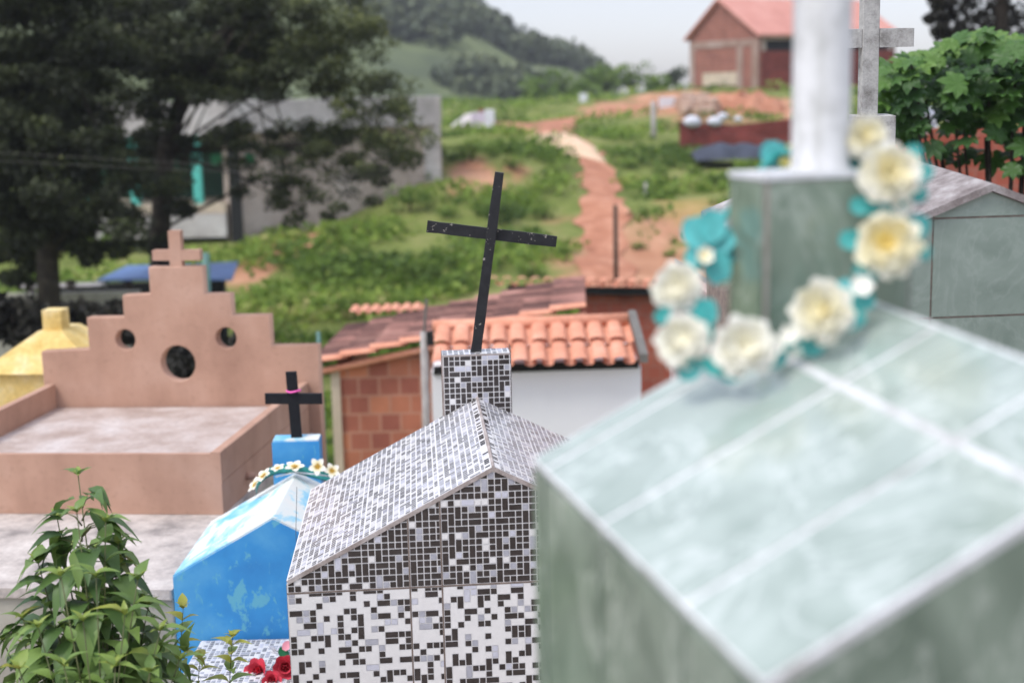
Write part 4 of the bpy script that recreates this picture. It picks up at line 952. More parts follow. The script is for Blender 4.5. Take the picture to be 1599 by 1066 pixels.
# orange brick shed with old brown tiles
FLp, FRp, BRp, BLp = at(497, 577, 14.0), at(915, 487, 14.0), at(905, 447, 15.8), at(531, 527, 15.8)
zg = gz(-1, 15)-.2; g = thing('brick_shed', 'orange hollow brick shed under an old mottled brown tiled roof', 'building', V((-.6, 15, zg)))
up = unit(FRp-FLp); rl_ = np.linalg.norm(FRp-FLp)/9; u = V((.05, 1., 0))
mb = MB(); tile_rows(mb, FLp+.18*u, u, up, 11, 9, .195, rl_, 0, .20); mb.build('roof', 'tile_old', g, smooth=True)
mb = MB(); tile_rows(mb, FLp-.04*u+V((0, 0, .015)), u, up, 1, 9, .20, rl_); mb.tube([FLp+V((0, -.03, -.02)), FRp+V((0, -.03, -.02))], .035, 6); mb.build('verge_tiles', 'tile_orange', g, smooth=True)
w0 = FLp+.055*(FRp-FLp); w1 = FRp-.02*(FRp-FLp)
mb = MB(); mb.prism([(w0[0], 14.06, zg), (w1[0], 14.06, zg), (w1[0], 14.06, w1[2]-.03), (w0[0], 14.06, w0[2]-.03)], (0, .14, 0))
mb.prism([(w0[0], 14.21, zg), (w0[0], 16.1, zg), (w0[0], 16.1, w0[2]-.03), (w0[0], 14.21, w0[2]-.03)], (.14, 0, 0)); mb.build('wall', 'brick_orange', g)
mb = MB(); mb.prism([(w0[0]-.03, 14.02, zg), (w0[0]+.06, 14.02, zg), (w0[0]+.06, 14.02, w0[2]-.04), (w0[0]-.03, 14.02, w0[2]-.04)], (0, .1, 0)); mb.build('corner_pier', 'buff', g)
mb = MB(); tile_rows(mb, at(552, 496, 17.6), V((1, .1, 0)), V((0, 1, .12)), 7, 1, .13, .4, 0, .22); mb.build('rear_tiles', 'tile_orange', g, smooth=True)
# red brick house behind
e0, e1 = at(770, 449, 20.), at(1150, 455, 19.6); zg = gz(2, 19.5)-.2; g = thing('red_brick_house', 'low red brick house with a single row of orange eave tiles', 'building', V((2, 20, zg)))
w0 = at(905, 455, 20.1); mb = MB(); mb.prism([(w0[0], 20.1, zg), (e1[0], 19.9, zg), (e1[0], 19.9, e1[2]-.05), (w0[0], 20.1, e1[2]-.02)], (0, .2, 0)); mb.build('wall', 'brick_red', g)
mb = MB(); tile_rows(mb, e0, e1-e0, V((0, 1, -.02)), int(np.linalg.norm(e1-e0)/.205), 1, .205, .5, 0, .34); mb.build('roof', 'tile_orange', g, smooth=True)
mb = MB(); mb.prism([e0+V((0.2, .05, -.09)), e1+V((0, .05, -.09)), e1+V((0, .05, -.0)), e0+V((.2, .05, 0))], (0, .2, 0)); mb.build('eave_board', 'dark_inside', g)  # near-black strip in place of the shadow below the tile row
# poles
def pole(name, px, ytop, ybot, Y, r, m, lab, cat='post', r2=None, extra=None):
    a, b = at(px[0], ybot, Y), at(px[1], ytop, Y); zg_ = gz(a[0], Y); k = (b[0]-a[0]); b0_ = V((a[0], Y, min(zg_-.1, a[2])))
    mb = MB(); mb.tube([b0_, b], [r, r2 or r*.85], 8)
    t = thing(name, lab, cat, b0_); mb.build('shaft', m, t, smooth=True)
    if extra: extra(t, b)
    return t
def topping(t, b):
    mb = MB(); mb.tube([b-V((0, 0, .02)), at(666, 467, 12.05)], .014, 6); mb.build('conduit', 'cable', t); mb = MB(); p = at(672, 528, 12.0); mb.box(p, (V((.03, 0, 0)), V((0, .03, 0)), V((0, 0, .06)))); mb.build('meter_box', 'dark_inside', t)
pole('service_pole', (664, 662), 518, 650, 12.05, .036, 'pole', 'grey cement service pole with thin conduit at the white outbuilding corner', 'pole', .034, topping)
pole('metal_post', (507, 497), 518, 700, 11.5, .022, 'green_metal', 'thin green metal post beside the brown stepped tomb', 'post')
pole('fence_post', (962, 961), 320, 440, 34., .06, 'bark', 'dark weathered post standing by the lower red lane')
pole('fence_post', (1021, 1020), 158, 240, 58., .11, 'pole', 'slender pale post on the slope left of the brick wall')
pole('fence_post', (1008, 1008), 285, 345, 44., .05, 'pole', 'thin faint post in the weeds right of the lane')

# ------------------------------------------------------------------ concrete building behind the big tree
zt_ = at(370, 157, 40)[2]; g = thing('concrete_building', 'unfinished grey concrete building with flat roof slab behind the dark tree', 'building', V((-9, 42, gz(-9, 41))))
c0 = at(366, 440, 40); c1 = at(690, 250, 45.5); zb = -6.5
mb = MB(); d = V((c1[0]-c0[0], c1[1]-c0[1], 0)); nrm_ = unit(np.cross(d, (0, 0, 1.))); mb.prism([(c0[0], c0[1], zb), (c1[0], c1[1], zb), (c1[0], c1[1], zt_-.05), (c0[0], c0[1], zt_-.95)], V((-.2, .3, 0))); mb.build('side_wall', 'concrete', g)
for k in (.25, .52, .8):
    q = c0+d*k; mb = MB(); mb.prism([(q[0]-.09, q[1]-.08, zb), (q[0]+.09, q[1]-.08, zb), (q[0]+.09, q[1]-.08, zt_-.9), (q[0]-.09, q[1]-.08, zt_-.9)], (0, .1, 0)); mb.build('pilaster', 'concrete', g)
mb = MB(); q = at(672, 160, 45.3); mb.prism([(q[0]-.3, 45, zb), (q[0]+.28, 45, zb), (q[0]+.28, 45, zt_-.02), (q[0]-.3, 45, zt_-.02)], (0, .4, 0)); mb.build('end_pier', 'concrete_pale', g)
wL = at(95, 160, 40)[0]; 
mb = MB(); mb.prism([(wL, 39.7, zt_-.92), (c0[0]+.1, 39.7, zt_-.92), (c1[0]-.1, c1[1]-.5, zt_-.92), (c1[0]-.1, c1[1]+3, zt_-.92), (wL, 45, zt_-.92)], (0, 0, .9)); mb.build('roof_slab', 'concrete_pale', g, bevel=.03)
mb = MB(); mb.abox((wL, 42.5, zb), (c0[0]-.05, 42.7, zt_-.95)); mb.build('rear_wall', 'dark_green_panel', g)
z1 = at(300, 318, 40)[2]; mb = MB(); mb.abox((wL, 39.9, z1-.28), (c0[0]-.1, 42.5, z1)); mb.build('floor_slab', 'buff', g)
mb = MB(); mb.abox((wL, 39.82, z1-.95), (c0[0]-.1, 42.5, z1-.30)); mb.build('floor_beam', 'concrete_pale', g)
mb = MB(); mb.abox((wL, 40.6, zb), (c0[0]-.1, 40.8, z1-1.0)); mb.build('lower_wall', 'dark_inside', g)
for px in (212, 310, 130):
    p = at(px, 320, 39.95); mb = MB(); mb.abox((p[0]-.12, 39.95, z1), (p[0]+.12, 40.2, zt_-.93)); mb.build('column', 'turquoise', g)
p0, p1 = at(330, 258, 40.4), at(397, 240, 40.4); mb = MB(); mb.abox((p0[0], 40.4, p0[2]), (p1[0], 40.45, p1[2])); mb.build('green_shade', 'green_panel', g)
p0, p1 = at(366, 430, 39.9), at(371, 220, 39.9); mb = MB(); mb.abox((p0[0], 39.85, zb), (p1[0], 40.05, zt_-.93)); mb.build('corner_post', 'dark_inside', g)
# things in the yard below it
p0, p1 = at(-60, 500, 25), at(215, 455, 25); zg = gz(-8, 25); mb = MB(); mb.abox((p0[0], 25, zg-.4), (p1[0], 25.2, p1[2])); t = mb.build('yard_wall', 'plinth_shade', loc=(p0[0], 25, zg)); tag(t, 'low pale grey yard wall under the dark tree', 'wall')
p0, p1 = at(25, 455, 26.5), at(355, 418, 26.5)
g = thing('tarp_shed', 'dark open shed with a blue tarpaulin roof behind the brown cross', 'shed', V((p0[0]+2, 27, gz(-8, 27))))
mb = MB(); q = [at(150, 437, 26), at(300, 434, 26), at(300, 412, 27.6), at(200, 414, 27.6)]; q1 = [at(305, 434, 26), at(362, 436, 26), at(372, 408, 27.6), at(305, 412, 27.6)]
mb.prism(q, (0, 0, -.03)); mb.prism(q1, (0, 0, -.03)); mb.build('tarpaulin', 'blue_tarp', g)
mb = MB(); mb.abox((p0[0], 27.8, gz(-8, 27)-.5), (p1[0]-.35, 28.0, at(200, 440, 28)[2])); mb.build('rear_wall', 'dark_inside', g)  # near-black sheet standing in for the shade inside the shed
mb = MB(); mb.prism([at(25, 450, 26), at(165, 446, 26), at(165, 440, 26.3), at(25, 444, 26.3)], (0, .1, -.03)); mb.build('roof_sheet', 'concrete_pale', g)
for px in (200, 47, 110): 
    p = at(px, 437, 26.1); mb = MB(); mb.tube([(p[0], 26.1, gz(p[0], 26.1)-.2), p], .09, 6); mb.build('post', 'bark', g)
pole('fence_post', (322, 321), 395, 520, 20., .065, 'green_metal', 'pale green post right of the brown cross', 'post')
mb = MB()
for k in range(2): mb.tube([at(-40, 236+k*13, 22+k*.2), at(200, 250+k*12, 22.+k*.2), at(440, 262+k*9, 22.+k*.2), at(760, 268+k*8, 23)], .0025, 4)
t = mb.build('overhead_cables', 'cable'); tag(t, 'faint overhead cables strung across in front of the dark tree', 'cables')

# ------------------------------------------------------------------ brick house on the rise, top right
C0 = at(1185, 52, 90.); ze = C0[2]; Lc = V((at(1078, 60, 96)[0], 96, ze)); Rc = V((at(1400, 45, 96.)[0], 96.2, ze)); zb = gz(15, 90)-.5
gv = V((Lc[0]-C0[0], Lc[1]-C0[1], 0)); fv = V((Rc[0]-C0[0], Rc[1]-C0[1], 0)); apx = C0+gv*.55; za = at(1126, 1, apx[1])[2]; ap = V((apx[0], apx[1], za))
g = thing('brick_house', 'red brick house with pale red pitched roof on the rise at top right', 'house', C0+gv/2+fv/2-V((0, 0, ze-zb)))
XY = lambda p, z: (p[0], p[1], z)
zm = at(1150, 62, 92)[2]
mb = MB(); mb.prism([XY(C0, zb), XY(Lc, zb), XY(Lc, zm), XY(C0, zm)], .2*unit(fv)); mb.build('gable_wall', 'brick_far', g)
mb = MB(); mb.prism([XY(C0, zm), XY(Lc, zm), XY(Lc, ze), tuple(ap-V((0, 0, .1))), XY(C0, ze)], .2*unit(fv)); mb.build('gable', 'brick_far', g)
mb = MB(); o_ = -.06*unit(fv)
for k0, k1, z0, z1 in ((-.01, 1., zm-.45, zm), (0, .09, zb, zm-.45), (.93, 1., zb, zm-.45), (.22, .3, zb, zm-.45)): mb.prism([XY(C0+gv*k0+o_, z0), XY(C0+gv*k1+o_, z0), XY(C0+gv*k1+o_, z1), XY(C0+gv*k0+o_, z1)], .05*unit(fv))
mb.build('concrete_frame', 'frame', g)
mb = MB(); mb.prism([XY(C0+gv*.3+o_, zb+.9), XY(C0+gv*.8+o_, zb+.9), XY(C0+gv*.8+o_, zb+1.75), XY(C0+gv*.3+o_, zb+1.75)], .04*unit(fv)); mb.build('plaster_patch', 'buff', g)
zw0, zw1 = at(1210, 79, 90)[2], at(1210, 62, 90)[2]
mb = MB(); mb.prism([XY(C0+.02*fv, zb), XY(Rc, zb), XY(Rc, zw0), XY(C0+.02*fv, zw0)], .2*unit(gv)); mb.build('front_wall', 'brick_wall', g)
mb = MB(); mb.prism([XY(C0+.02*fv, zw1), XY(Rc, zw1), XY(Rc, ze-.06), XY(C0+.02*fv, ze-.06)], .2*unit(gv))
for k in (.02, .40, .97): mb.prism([XY(C0+fv*k, zw0), XY(C0+fv*(k+.03), zw0), XY(C0+fv*(k+.03), zw1), XY(C0+fv*k, zw1)], .2*unit(gv))
mb.build('lintel', 'concrete', g)
mb = MB(); mb.prism([XY(C0+.03*fv+.6*unit(gv), zw0-.1), XY(Rc+.6*unit(gv), zw0-.1), XY(Rc+.6*unit(gv), zw1+.1), XY(C0+.03*fv+.6*unit(gv), zw1+.1)], .1*unit(gv)); mb.build('window_opening', 'dark_inside', g)  # dark sheet painted as the unlit room behind the opening
ov = .35*unit(gv)
for a, b in ((C0-ov+V((0, 0, -.22)), ap), (Lc+ov+V((0, 0, -.22)), ap)):
    a = V(a)-.3*unit(fv); b = V(b)-.3*unit(fv); mb = MB(); mb.prism([a, b, b+V((0, 0, .16)), a+V((0, 0, .16))], fv*1.0+.6*unit(fv)-(fv*.06 if False else 0)); mb.build('roof', 'roof_far', g)
# brick wall, sheets, rubble around it
a, b = at(1062, 235, 55), at(1290, 232, 56.5); zt0, zt1 = at(1062, 190, 55)[2], at(1290, 180, 56.5)[2]
mb = MB(); mb.prism([(a[0], 55, a[2]-.6), (b[0], 56.5, a[2]-.6), (b[0], 56.5, zt1), (a[0]+2.2, 55.7, zt1-.28), (a[0], 55, zt0)], (0, .25, 0)); t = mb.build('brick_wall', 'brick_wall', loc=(a[0], 55, a[2])); tag(t, 'low dark red brick wall on the slope with white bags on top', 'wall')
def bag(px, py, r, y, lab):
    p = at(px, py, y); mb = MB(); pts = []
    n1, n2 = 10, 6
    vs = [(p[0]+r*(1+.2*math.sin(3*i+j))*math.cos(2*math.pi*i/n1)*math.sin(math.pi*(j+.3)/(n2-.4)), p[1]+.6*r*math.sin(2*math.pi*i/n1)*math.sin(math.pi*(j+.3)/(n2-.4)), p[2]-.6*r*math.cos(math.pi*(j+.3)/(n2-.4))*(1+.15*math.cos(2*i))) for j in range(n2) for i in range(n1)]
    mb.mesh(vs, [(j*n1+i, j*n1+(i+1) % n1, (j+1)*n1+(i+1) % n1, (j+1)*n1+i) for j in range(n2-1) for i in range(n1)]+[tuple(range(n1-1, -1, -1)), tuple((n2-1)*n1+i for i in range(n1))])
    t = mb.build('white_bag', 'white_plastic', loc=p, smooth=True); tag(t, lab, 'bag')
bag(1080, 190, .36, 55, 'wide white bag at the left end of the brick wall top'); bag(1115, 190, .30, 55.3, 'second white bag along the top of the brick wall'); bag(1128, 182, .22, 55.4, 'white bag standing upright beside the second one'); bag(1152, 186, .17, 55.5, 'smallest whitish bag right of the others on the wall')
a, b = at(1082, 240, 52), at(1260, 243, 52.5); mb = MB(); n_ = 16; vs = []
for j in range(6):
    for i in range(n_+1):
        k = i/n_; x = a[0]+(b[0]-a[0])*k; yy = 51.2+j*.5+.12*math.sin(i*1.3); z = a[2]-.25+.62*math.sin(math.pi*(j+.15)/5.6)*(1-.25*k+.10*math.sin(i*1.9))*min(1, .35+4*k); vs.append((x, yy, z))
mb.mesh(vs, [(j*(n_+1)+i, j*(n_+1)+i+1, (j+1)*(n_+1)+i+1, (j+1)*(n_+1)+i) for j in range(5) for i in range(n_)])
t = mb.build('dark_tarpaulin', 'dark_tarp', loc=(a[0], 52, a[2]), smooth=True); tag(t, 'dark grey tarpaulin spread over a heap below the brick wall', 'tarpaulin')
def mound(name, m, lab, cat, pxs, width, hgt_, kind=None):
    C = interp_path([hit(*p)[:2] for p in pxs], 24); mb = MB(); vs = []; nw = 9
    for i in range(24):
        d = C[min(i+1, 23)]-C[max(i-1, 0)]; n = np.array([d[1], -d[0]])/(np.linalg.norm(d)+1e-9); e_ = math.sin(math.pi*(i+.3)/23.6)**.5
        for j in range(nw):
            q = -1+2*j/(nw-1); p = C[i]+n*q*width*e_*(1+.15*math.sin(i*.9)); vs.append((p[0], p[1], float(gz(*p))-.05+.0+(hgt_*e_*(1-q*q)*(1+.2*math.sin(i*1.4+j)))))
    mb.mesh(vs, [(i*nw+j, i*nw+j+1, (i+1)*nw+j+1, (i+1)*nw+j) for i in range(23) for j in range(nw-1)])
    t = mb.build(name, m, smooth=True, loc=(C[12][0], C[12][1], float(gz(*C[12])))); tag(t, lab, cat)
mound('sand_heap', 'sand', 'long heap of pale beige sand spilled beside the red lane', 'sand heap', [(835, 222), (855, 220), (885, 228), (915, 243), (938, 258)], .95, .42)
mound('earth_heap', 'soil', 'heap of orange earth in front of the brick house on the rise', 'earth heap', [(1125, 172), (1150, 172), (1190, 170), (1225, 172)], 2.2, .9)
mb = MB()
for k in range(46):
    p = hit(rng2.uniform(1062, 1112), rng2.uniform(160, 182)); s_ = rng2.uniform(.15, .5); a = rng2.uniform(0, 3); mb.box(p+V((0, 0, s_*.3+.3*rng2.random())), (s_*V((math.cos(a), math.sin(a), .2)), s_*.7*V((-math.sin(a), math.cos(a), .1)), s_*.5*V((.1, 0, 1))))
tag(mb.build('rubble', 'stone'), 'pile of broken stone and brick left of the house', None, kind='stuff')
def board_on_legs(px, py, w_, h_, Y, lab):
    p = at(px, py, Y); k = Y/FPX; zg_ = float(gz(p[0], Y)); t = thing('white_board', lab, 'board', (p[0], Y, zg_))
    mb = MB(); mb.abox((p[0]-w_*k, Y, p[2]-h_*k), (p[0]+w_*k, Y+.05, p[2]+h_*k)); mb.build('panel', 'white_plastic', t)
    for sg in (-.7, .7): mb = MB(); mb.abox((p[0]+sg*w_*k-.04, Y+.055, zg_-.2), (p[0]+sg*w_*k+.04, Y+.13, p[2])); mb.build('leg', 'bark', t)
board_on_legs(1043, 160, 14, 8, 78, 'flat white board among the earth heaps left of the brick house')
board_on_legs(911, 155, 6, 9, 88, 'small upright white board where the lane meets the far bushes')
# pale shelter on the left of the slope
Yq = 64; k = Yq/FPX; p = at(745, 214, Yq); g = thing('pale_shelter', 'pale lilac box like shelter with sloping grey sheet on the grassy slope', 'shelter', (p[0], Yq, float(gz(p[0], Yq))))
X_ = lambda px: at(px, 190, Yq)[0]; Z_ = lambda py: at(745, py, Yq)[2]
mb = MB(); mb.abox((X_(736), Yq, Z_(200)), (X_(757), Yq+1.2, Z_(176))); mb.build('box', 'lilac', g)
mb = MB(); mb.abox((X_(757), Yq-.1, Z_(199)), (X_(772), Yq+1.0, Z_(172))); mb.build('panel', 'white_plastic', g)
mb = MB(); mb.prism([(X_(704), Yq, Z_(197)), (X_(734), Yq, Z_(195)), (X_(738), Yq+1., Z_(178)), (X_(726), Yq+1., Z_(181))], (0, .1, .06)); mb.build('sheet', 'concrete_pale', g)
mb = MB(); mb.abox((X_(732), Yq+.05, Z_(216)), (X_(752), Yq+1., Z_(200))); mb.abox((X_(766), Yq+.05, Z_(216)), (X_(771), Yq+.9, Z_(199))); mb.build('base', 'buff', g)
mb = MB(); mb.abox((X_(748), Yq+.3, Z_(177)), (X_(755), Yq+.8, Z_(170))); mb.build('red_bundle', 'brick_wall', g)

# ------------------------------------------------------------------ trees, bushes, undergrowth
def tree(name, lab, cat, base, h, cr_, m, n, lsz, group=None, trunk=.12, tone=.45, shape=(1, 1, .8), nb=7):
    t = thing(name, lab, cat, base, group); base = V(base); mb = MB(); top = base+V((0, 0, h*.75)); mb.tube([base-V((0, 0, .2)), base+V((.02*h, 0, h*.4)), top], [trunk, trunk*.8, trunk*.35], 7)
    for k in range(4): a = k*1.7; mb.tube([base+V((.02*h, 0, h*.4)), base+V((math.cos(a)*cr_*.5, math.sin(a)*cr_*.5, h*.75))], [trunk*.5, trunk*.2], 5)
    mb.build('trunk', 'bark', t, smooth=True); ml = MB()
    for k in range(nb):
        a = rng.uniform(0, 6.28); q = rng.uniform(0, .75)*cr_; c = base+V((math.cos(a)*q*shape[0], math.sin(a)*q*shape[1], h*.62+rng.uniform(-.35, .45)*cr_*shape[2])); r = cr_*rng.uniform(.35, .62); tn = tone+rng.uniform(-.22, .22)
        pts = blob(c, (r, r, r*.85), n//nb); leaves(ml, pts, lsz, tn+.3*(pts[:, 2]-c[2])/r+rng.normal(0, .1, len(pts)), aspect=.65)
    ml.build('crown', m, t); return t
for i, (px, py, rp_, y, ex) in enumerate([(838, 152, 30, 108, 'leftmost of the pale far trees below the hill end'), (872, 142, 36, 112, 'roundest far tree directly below the end of the dark hill'), (905, 150, 26, 106, 'low bushy far tree beside the small white board'), (944, 138, 32, 113, 'far tree between the hill end and the tallest skyline crown'), (985, 130, 34, 116, 'tallest of the skyline trees left of the brick house'), (1018, 140, 22, 114, 'small skyline tree close right of the tallest crown'), (1053, 126, 17, 118, 'lone dark round tree against the sky beside the brick house')]):
    p = at(px, py+rp_*.7, y); r = rp_/FPX*y; tree('far_tree', ex, 'tree', (p[0], y, p[2]-r*.5), r*2.4, r*1.15, 'leaf_far' if i == 6 else 'leaf_bush', 420, .38, 'trees along the near skyline', .12, .25 if i == 6 else .35)
BUSH = [(790, 345, 34, 'dark'), (640, 330, 22, 0), (735, 245, 34, 0), (690, 235, 20, 0), (610, 350, 26, 0), (560, 390, 32, 0), (480, 420, 36, 0), (520, 360, 20, 0), (700, 330, 26, 0), (850, 330, 28, 0), (860, 265, 24, 0), (800, 255, 26, 0), (770, 235, 20, 0), (1110, 280, 22, 0), (1085, 265, 18, 0), (1030, 270, 24, 0), (985, 255, 18, 0), (1000, 385, 16, 0), (1045, 395, 14, 0), (650, 420, 40, 0), (590, 450, 36, 0), (720, 440, 34, 0), (830, 420, 30, 0), (540, 480, 40, 0), (450, 470, 44, 0), (880, 395, 24, 0), (670, 270, 22, 0), (1075, 225, 16, 0), (640, 470, 34, 0), (760, 410, 26, 0), (1160, 255, 16, 0), (1150, 150, 10, 0), (420, 520, 50, 0), (480, 560, 50, 0)]
p = hit(790, 350); proto = tree('round_bush', 'dark round bush on the slope directly behind the leaning black cross', 'bush', p-V((0, 0, .25)), 1.15, .72, 'leaf_bush', 420, .13, 'bushes on the green slope', .05, .12, (1.1, 1, .7), 6)
protos = [tree('round_bush', 'leafy green bush on the weedy slope', 'bush', hit(640, 335)-V((0, 0, .2)), 1.0, .72, 'leaf_bush', 420, .14, 'bushes on the green slope', .04, .42, (1.2, 1, .65), 7), tree('round_bush', 'leafy green bush on the weedy slope', 'bush', hit(735, 252)-V((0, 0, .2)), 1.0, .72, 'leaf_bush', 420, .14, 'bushes on the green slope', .04, .55, (1.2, 1, .65), 7)]
for i, (px, py, r, k) in enumerate(BUSH[3:]):
    p = hit(px, py+r*.5); s_ = r/FPX*p[1]/.85
    dup(protos[i % 2], p-V((0, 0, .25*s_)), rng2.uniform(0, 6), s_, 'leafy green bush on the weedy slope', 'bushes on the green slope')
# undergrowth: weeds that cover the slope
mb = MB(); N_ = 44000
yy = 15*np.exp(rng.uniform(0, 1, N_)*math.log(115/15)); xx = rng.uniform(-.42, .36, N_)*yy
ok = (earth(xx, yy) < rng.uniform(.1, 1.25, N_)) & (earth(xx, yy, OCHRE) < rng.uniform(.2, 1, N_)) & (lane_d(xx, yy) > 1.15+rng.normal(0, .25, N_)) & (vn(xx*.5, yy*.4) > .05)
xx, yy = xx[ok], yy[ok]; tone = .30+.55*vn(xx*.35+7, yy*.25)+rng.normal(0, .1, len(xx)); hs_ = .24+.55*vn(xx*.6, yy*.4+3)**2
for k in range(5):
    pts = np.stack([xx+rng.normal(0, .25, len(xx)), yy+rng.normal(0, .25, len(xx)), gz(xx, yy)+rng.uniform(.02, 1, len(xx))*hs_], 1); leaves(mb, pts, .26, tone+rng.normal(0, .12, len(xx))+.1*(k-1.5), aspect=.6)
tag(mb.build('undergrowth', 'leaf_grass'), 'bright green weeds and low scrub covering the slope', None, kind='stuff')
# the big dark trees, left
def big_tree(name, lab, trunk_px, Y, clumps, n_each, lsz, tone=.3):
    b_ = at(*trunk_px[0], Y); b_ = V((b_[0], Y, gz(b_[0], Y)-.2)); t = thing(name, lab, 'tree', b_)
    mb = MB(); mids = [at(*q, Y) for q in trunk_px[1:]]; mb.tube([b_]+mids, list(np.linspace(.24, .10, len(mids)+1)), 8)
    ml = MB()
    for i, (px, py, rx, ry, dens) in enumerate(clumps):
        c = at(px, py, Y+rng.uniform(-1.2, 1.2)); k = Y/FPX; n = int(n_each*dens*(1.35 if px > 400 and py > 140 else 1)*rx*ry/2500)
        nb = max(3, int(rx*ry/260))
        for b2 in range(nb):
            cc = c+V((rng.uniform(-.8, .8)*rx*k, rng.uniform(-.5, .5), rng.uniform(-.8, .8)*ry*k)); r = rng.uniform(.25, .5)*min(rx, ry)*k+.08
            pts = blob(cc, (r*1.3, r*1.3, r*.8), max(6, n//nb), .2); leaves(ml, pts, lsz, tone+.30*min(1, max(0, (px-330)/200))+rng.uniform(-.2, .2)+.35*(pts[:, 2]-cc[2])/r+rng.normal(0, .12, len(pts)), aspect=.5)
        if i % 2 == 0: m_ = mids[rng.integers(0, len(mids))]; mb.tube([m_, (m_+c)/2+V((0, 0, .15)), c], [.035, .018, .008], 5)
    mb.build('trunk', 'bark', t, smooth=True); ml.build('crown', 'leaf_dark', t); return t
R1 = [(90, 90, 90, 50, 1.2), (70, 180, 80, 50, 1.2), (75, 260, 80, 50, 1.2), (80, 330, 80, 50, 1.2), (170, 240, 50, 40, .9), (200, 340, 40, 40, .8), (60, 40, 90, 60, 1.3), (150, 60, 80, 60, 1.2), (40, 130, 80, 60, 1.4), (120, 150, 60, 40, .9), (30, 210, 70, 50, 1.5), (100, 230, 60, 40, 1.1), (30, 300, 70, 55, 1.5), (110, 300, 60, 45, 1.2), (60, 370, 80, 45, 1.4), (150, 360, 60, 40, 1.1), (180, 300, 40, 40, .8), (-60, 100, 80, 90, 1.2), (-60, 260, 80, 90, 1.2), (20, 420, 60, 30, 1.2), (150, 395, 60, 24, .9), (0, -30, 120, 40, 1), (130, -30, 100, 40, 1)]
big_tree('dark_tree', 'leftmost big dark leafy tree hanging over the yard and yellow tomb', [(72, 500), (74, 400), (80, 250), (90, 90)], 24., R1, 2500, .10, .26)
R2 = [(200, 90, 70, 60, 1.2), (270, 90, 70, 50, 1.2), (350, 100, 70, 50, 1.2), (440, 95, 70, 50, 1.0), (380, 20, 80, 40, 1.1), (345, 215, 40, 16, .6), (390, 240, 40, 22, .7), (530, 30, 60, 50, .7), (240, 40, 80, 60, 1.3), (330, 50, 90, 60, 1.1), (420, 50, 80, 60, 1.), (500, 70, 70, 50, .8), (230, 130, 60, 50, 1.2), (300, 125, 80, 38, 1.1), (390, 122, 80, 32, 1.), (480, 122, 70, 30, .8), (560, 120, 50, 45, .6), (200, 210, 60, 45, 1.1), (260, 240, 60, 40, 1.3), (330, 215, 70, 22, .7), (410, 215, 60, 26, .7), (450, 240, 45, 25, .5), (520, 230, 50, 25, .5), (590, 270, 40, 25, .45), (640, 240, 40, 30, .45), (545, 172, 40, 16, .4), (620, 190, 40, 30, .5), (390, 300, 25, 25, .5), (480, 330, 30, 20, .45), (490, 200, 60, 30, .6), (560, 190, 60, 40, .45), (610, 150, 40, 40, .4), (250, 300, 40, 45, 1.1), (420, 270, 40, 30, .4), (470, 285, 45, 30, .5), (540, 260, 50, 35, .45), (600, 240, 45, 40, .4), (640, 200, 35, 40, .35), (430, 315, 30, 18, .4), (505, 320, 40, 20, .4), (560, 310, 30, 20, .35), (240, 370, 26, 40, 1.1), (580, 50, 40, 40, .4), (300, -20, 110, 40, 1), (450, -10, 100, 40, .9), (550, 10, 50, 40, .45)]
big_tree('dark_tree', 'second big dark leafy tree covering the concrete building facade', [(248, 500), (250, 360), (258, 240), (300, 100), (380, 20)], 27., R2, 2200, .092, .30)
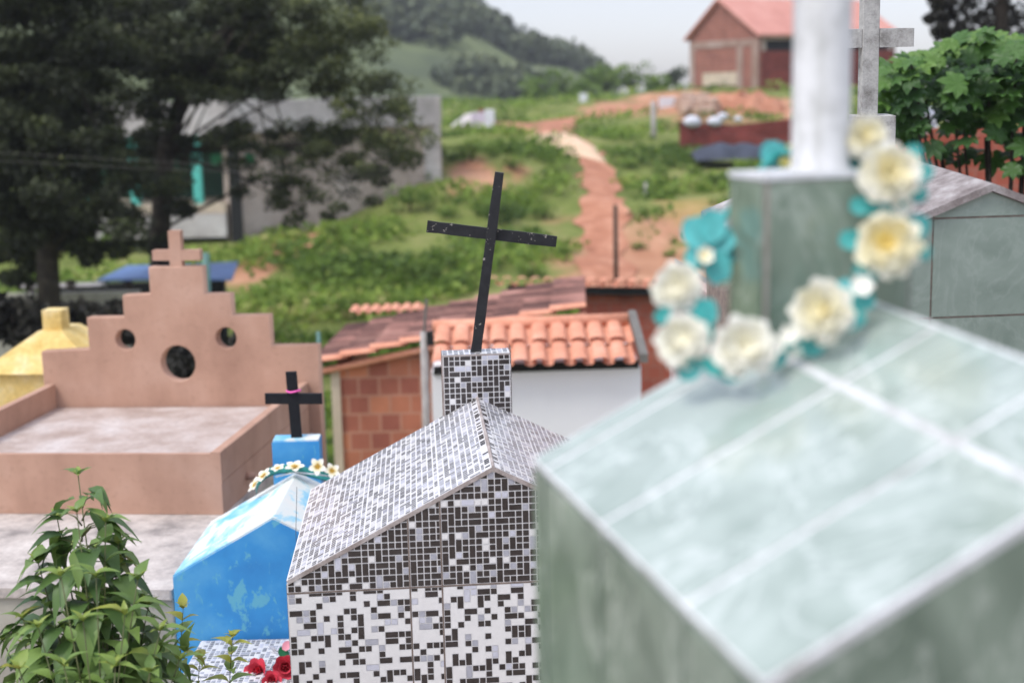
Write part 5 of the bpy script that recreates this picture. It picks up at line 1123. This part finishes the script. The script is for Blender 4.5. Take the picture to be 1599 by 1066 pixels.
# dark hedge behind the brown headwall, its shade put into near-black leaf colours
for i, (px, py, r, y) in enumerate([(20, 520, 60, 15), (110, 530, 60, 15.5), (210, 520, 55, 16), (300, 540, 60, 16), (-60, 500, 70, 15), (385, 560, 50, 15.5), (270, 600, 60, 14.5), (350, 600, 55, 14.5), (180, 600, 60, 14.5)]):
    p = at(px, py, y); R_ = r/FPX*y; lab = 'dark shady shrub in the gloom behind the stepped headwall'
    if i == 0: hp = tree('shady_shrub', lab, 'shrub', (p[0], y, p[2]-R_*.9), R_*1.9, R_*1.1, 'leaf_black', 700, .12, 'dark shrubs behind the headwall', .04, .3, (1.2, .8, .8), 8)
    else: dup(hp, (p[0], y, p[2]-R_*.9), rng2.uniform(0, 6), r*y/(60*15), lab, 'dark shrubs behind the headwall')
# dark trees at the top right
p = at(1560, 40, 24); b_ = V((p[0], 24, gz(p[0], 24)))
t = thing('dark_tree', 'dark brownish tree crown rising above the broad leaved plant, top right', 'tree', b_); mb = MB(); mb.tube([b_-V((0, 0, .2)), at(1560, 60, 24), at(1570, -60, 24)], [.2, .15, .06], 7); mb.build('trunk', 'bark', t); ml = MB()
for px, py, r in [(1475, 20, 22), (1500, -5, 30), (1520, 35, 34), (1560, 20, 40), (1600, 40, 40), (1640, 10, 45), (1560, -40, 50), (1620, -50, 50), (1470, 50, 16), (1500, 60, 22), (1545, 70, 34), (1600, 80, 40), (1660, 60, 45), (1465, 0, 16), (1452, 30, 8)]:
    c = at(px, py, 24+rng.uniform(-.6, .6)); R_ = r/FPX*24; pts = blob(c, (R_, R_, R_*.9), 330, .3); leaves(ml, pts, .12, .35+rng.normal(0, .2, 330), aspect=.5)
ml.build('crown', 'leaf_black', t)

# ------------------------------------------------------------------ thin humid air
hz_ = bpy.data.materials.new('air'); hz_.use_nodes = True; n_ = hz_.node_tree.nodes; n_.clear()
vo = n_.new('ShaderNodeVolumePrincipled'); vo.inputs['Color'].default_value = (.93, .95, 1, 1); vo.inputs['Density'].default_value = .00055; vo.inputs['Anisotropy'].default_value = .2
oo = n_.new('ShaderNodeOutputMaterial'); hz_.node_tree.links.new(vo.outputs[0], oo.inputs['Volume']); M['air'] = hz_
mb = MB(); mb.abox((-420, -45, -27), (420, 440, 75)); struct_ = mb.build('haze', 'air'); struct_['kind'] = 'stuff'; struct_['label'] = 'thin humid haze in the air'
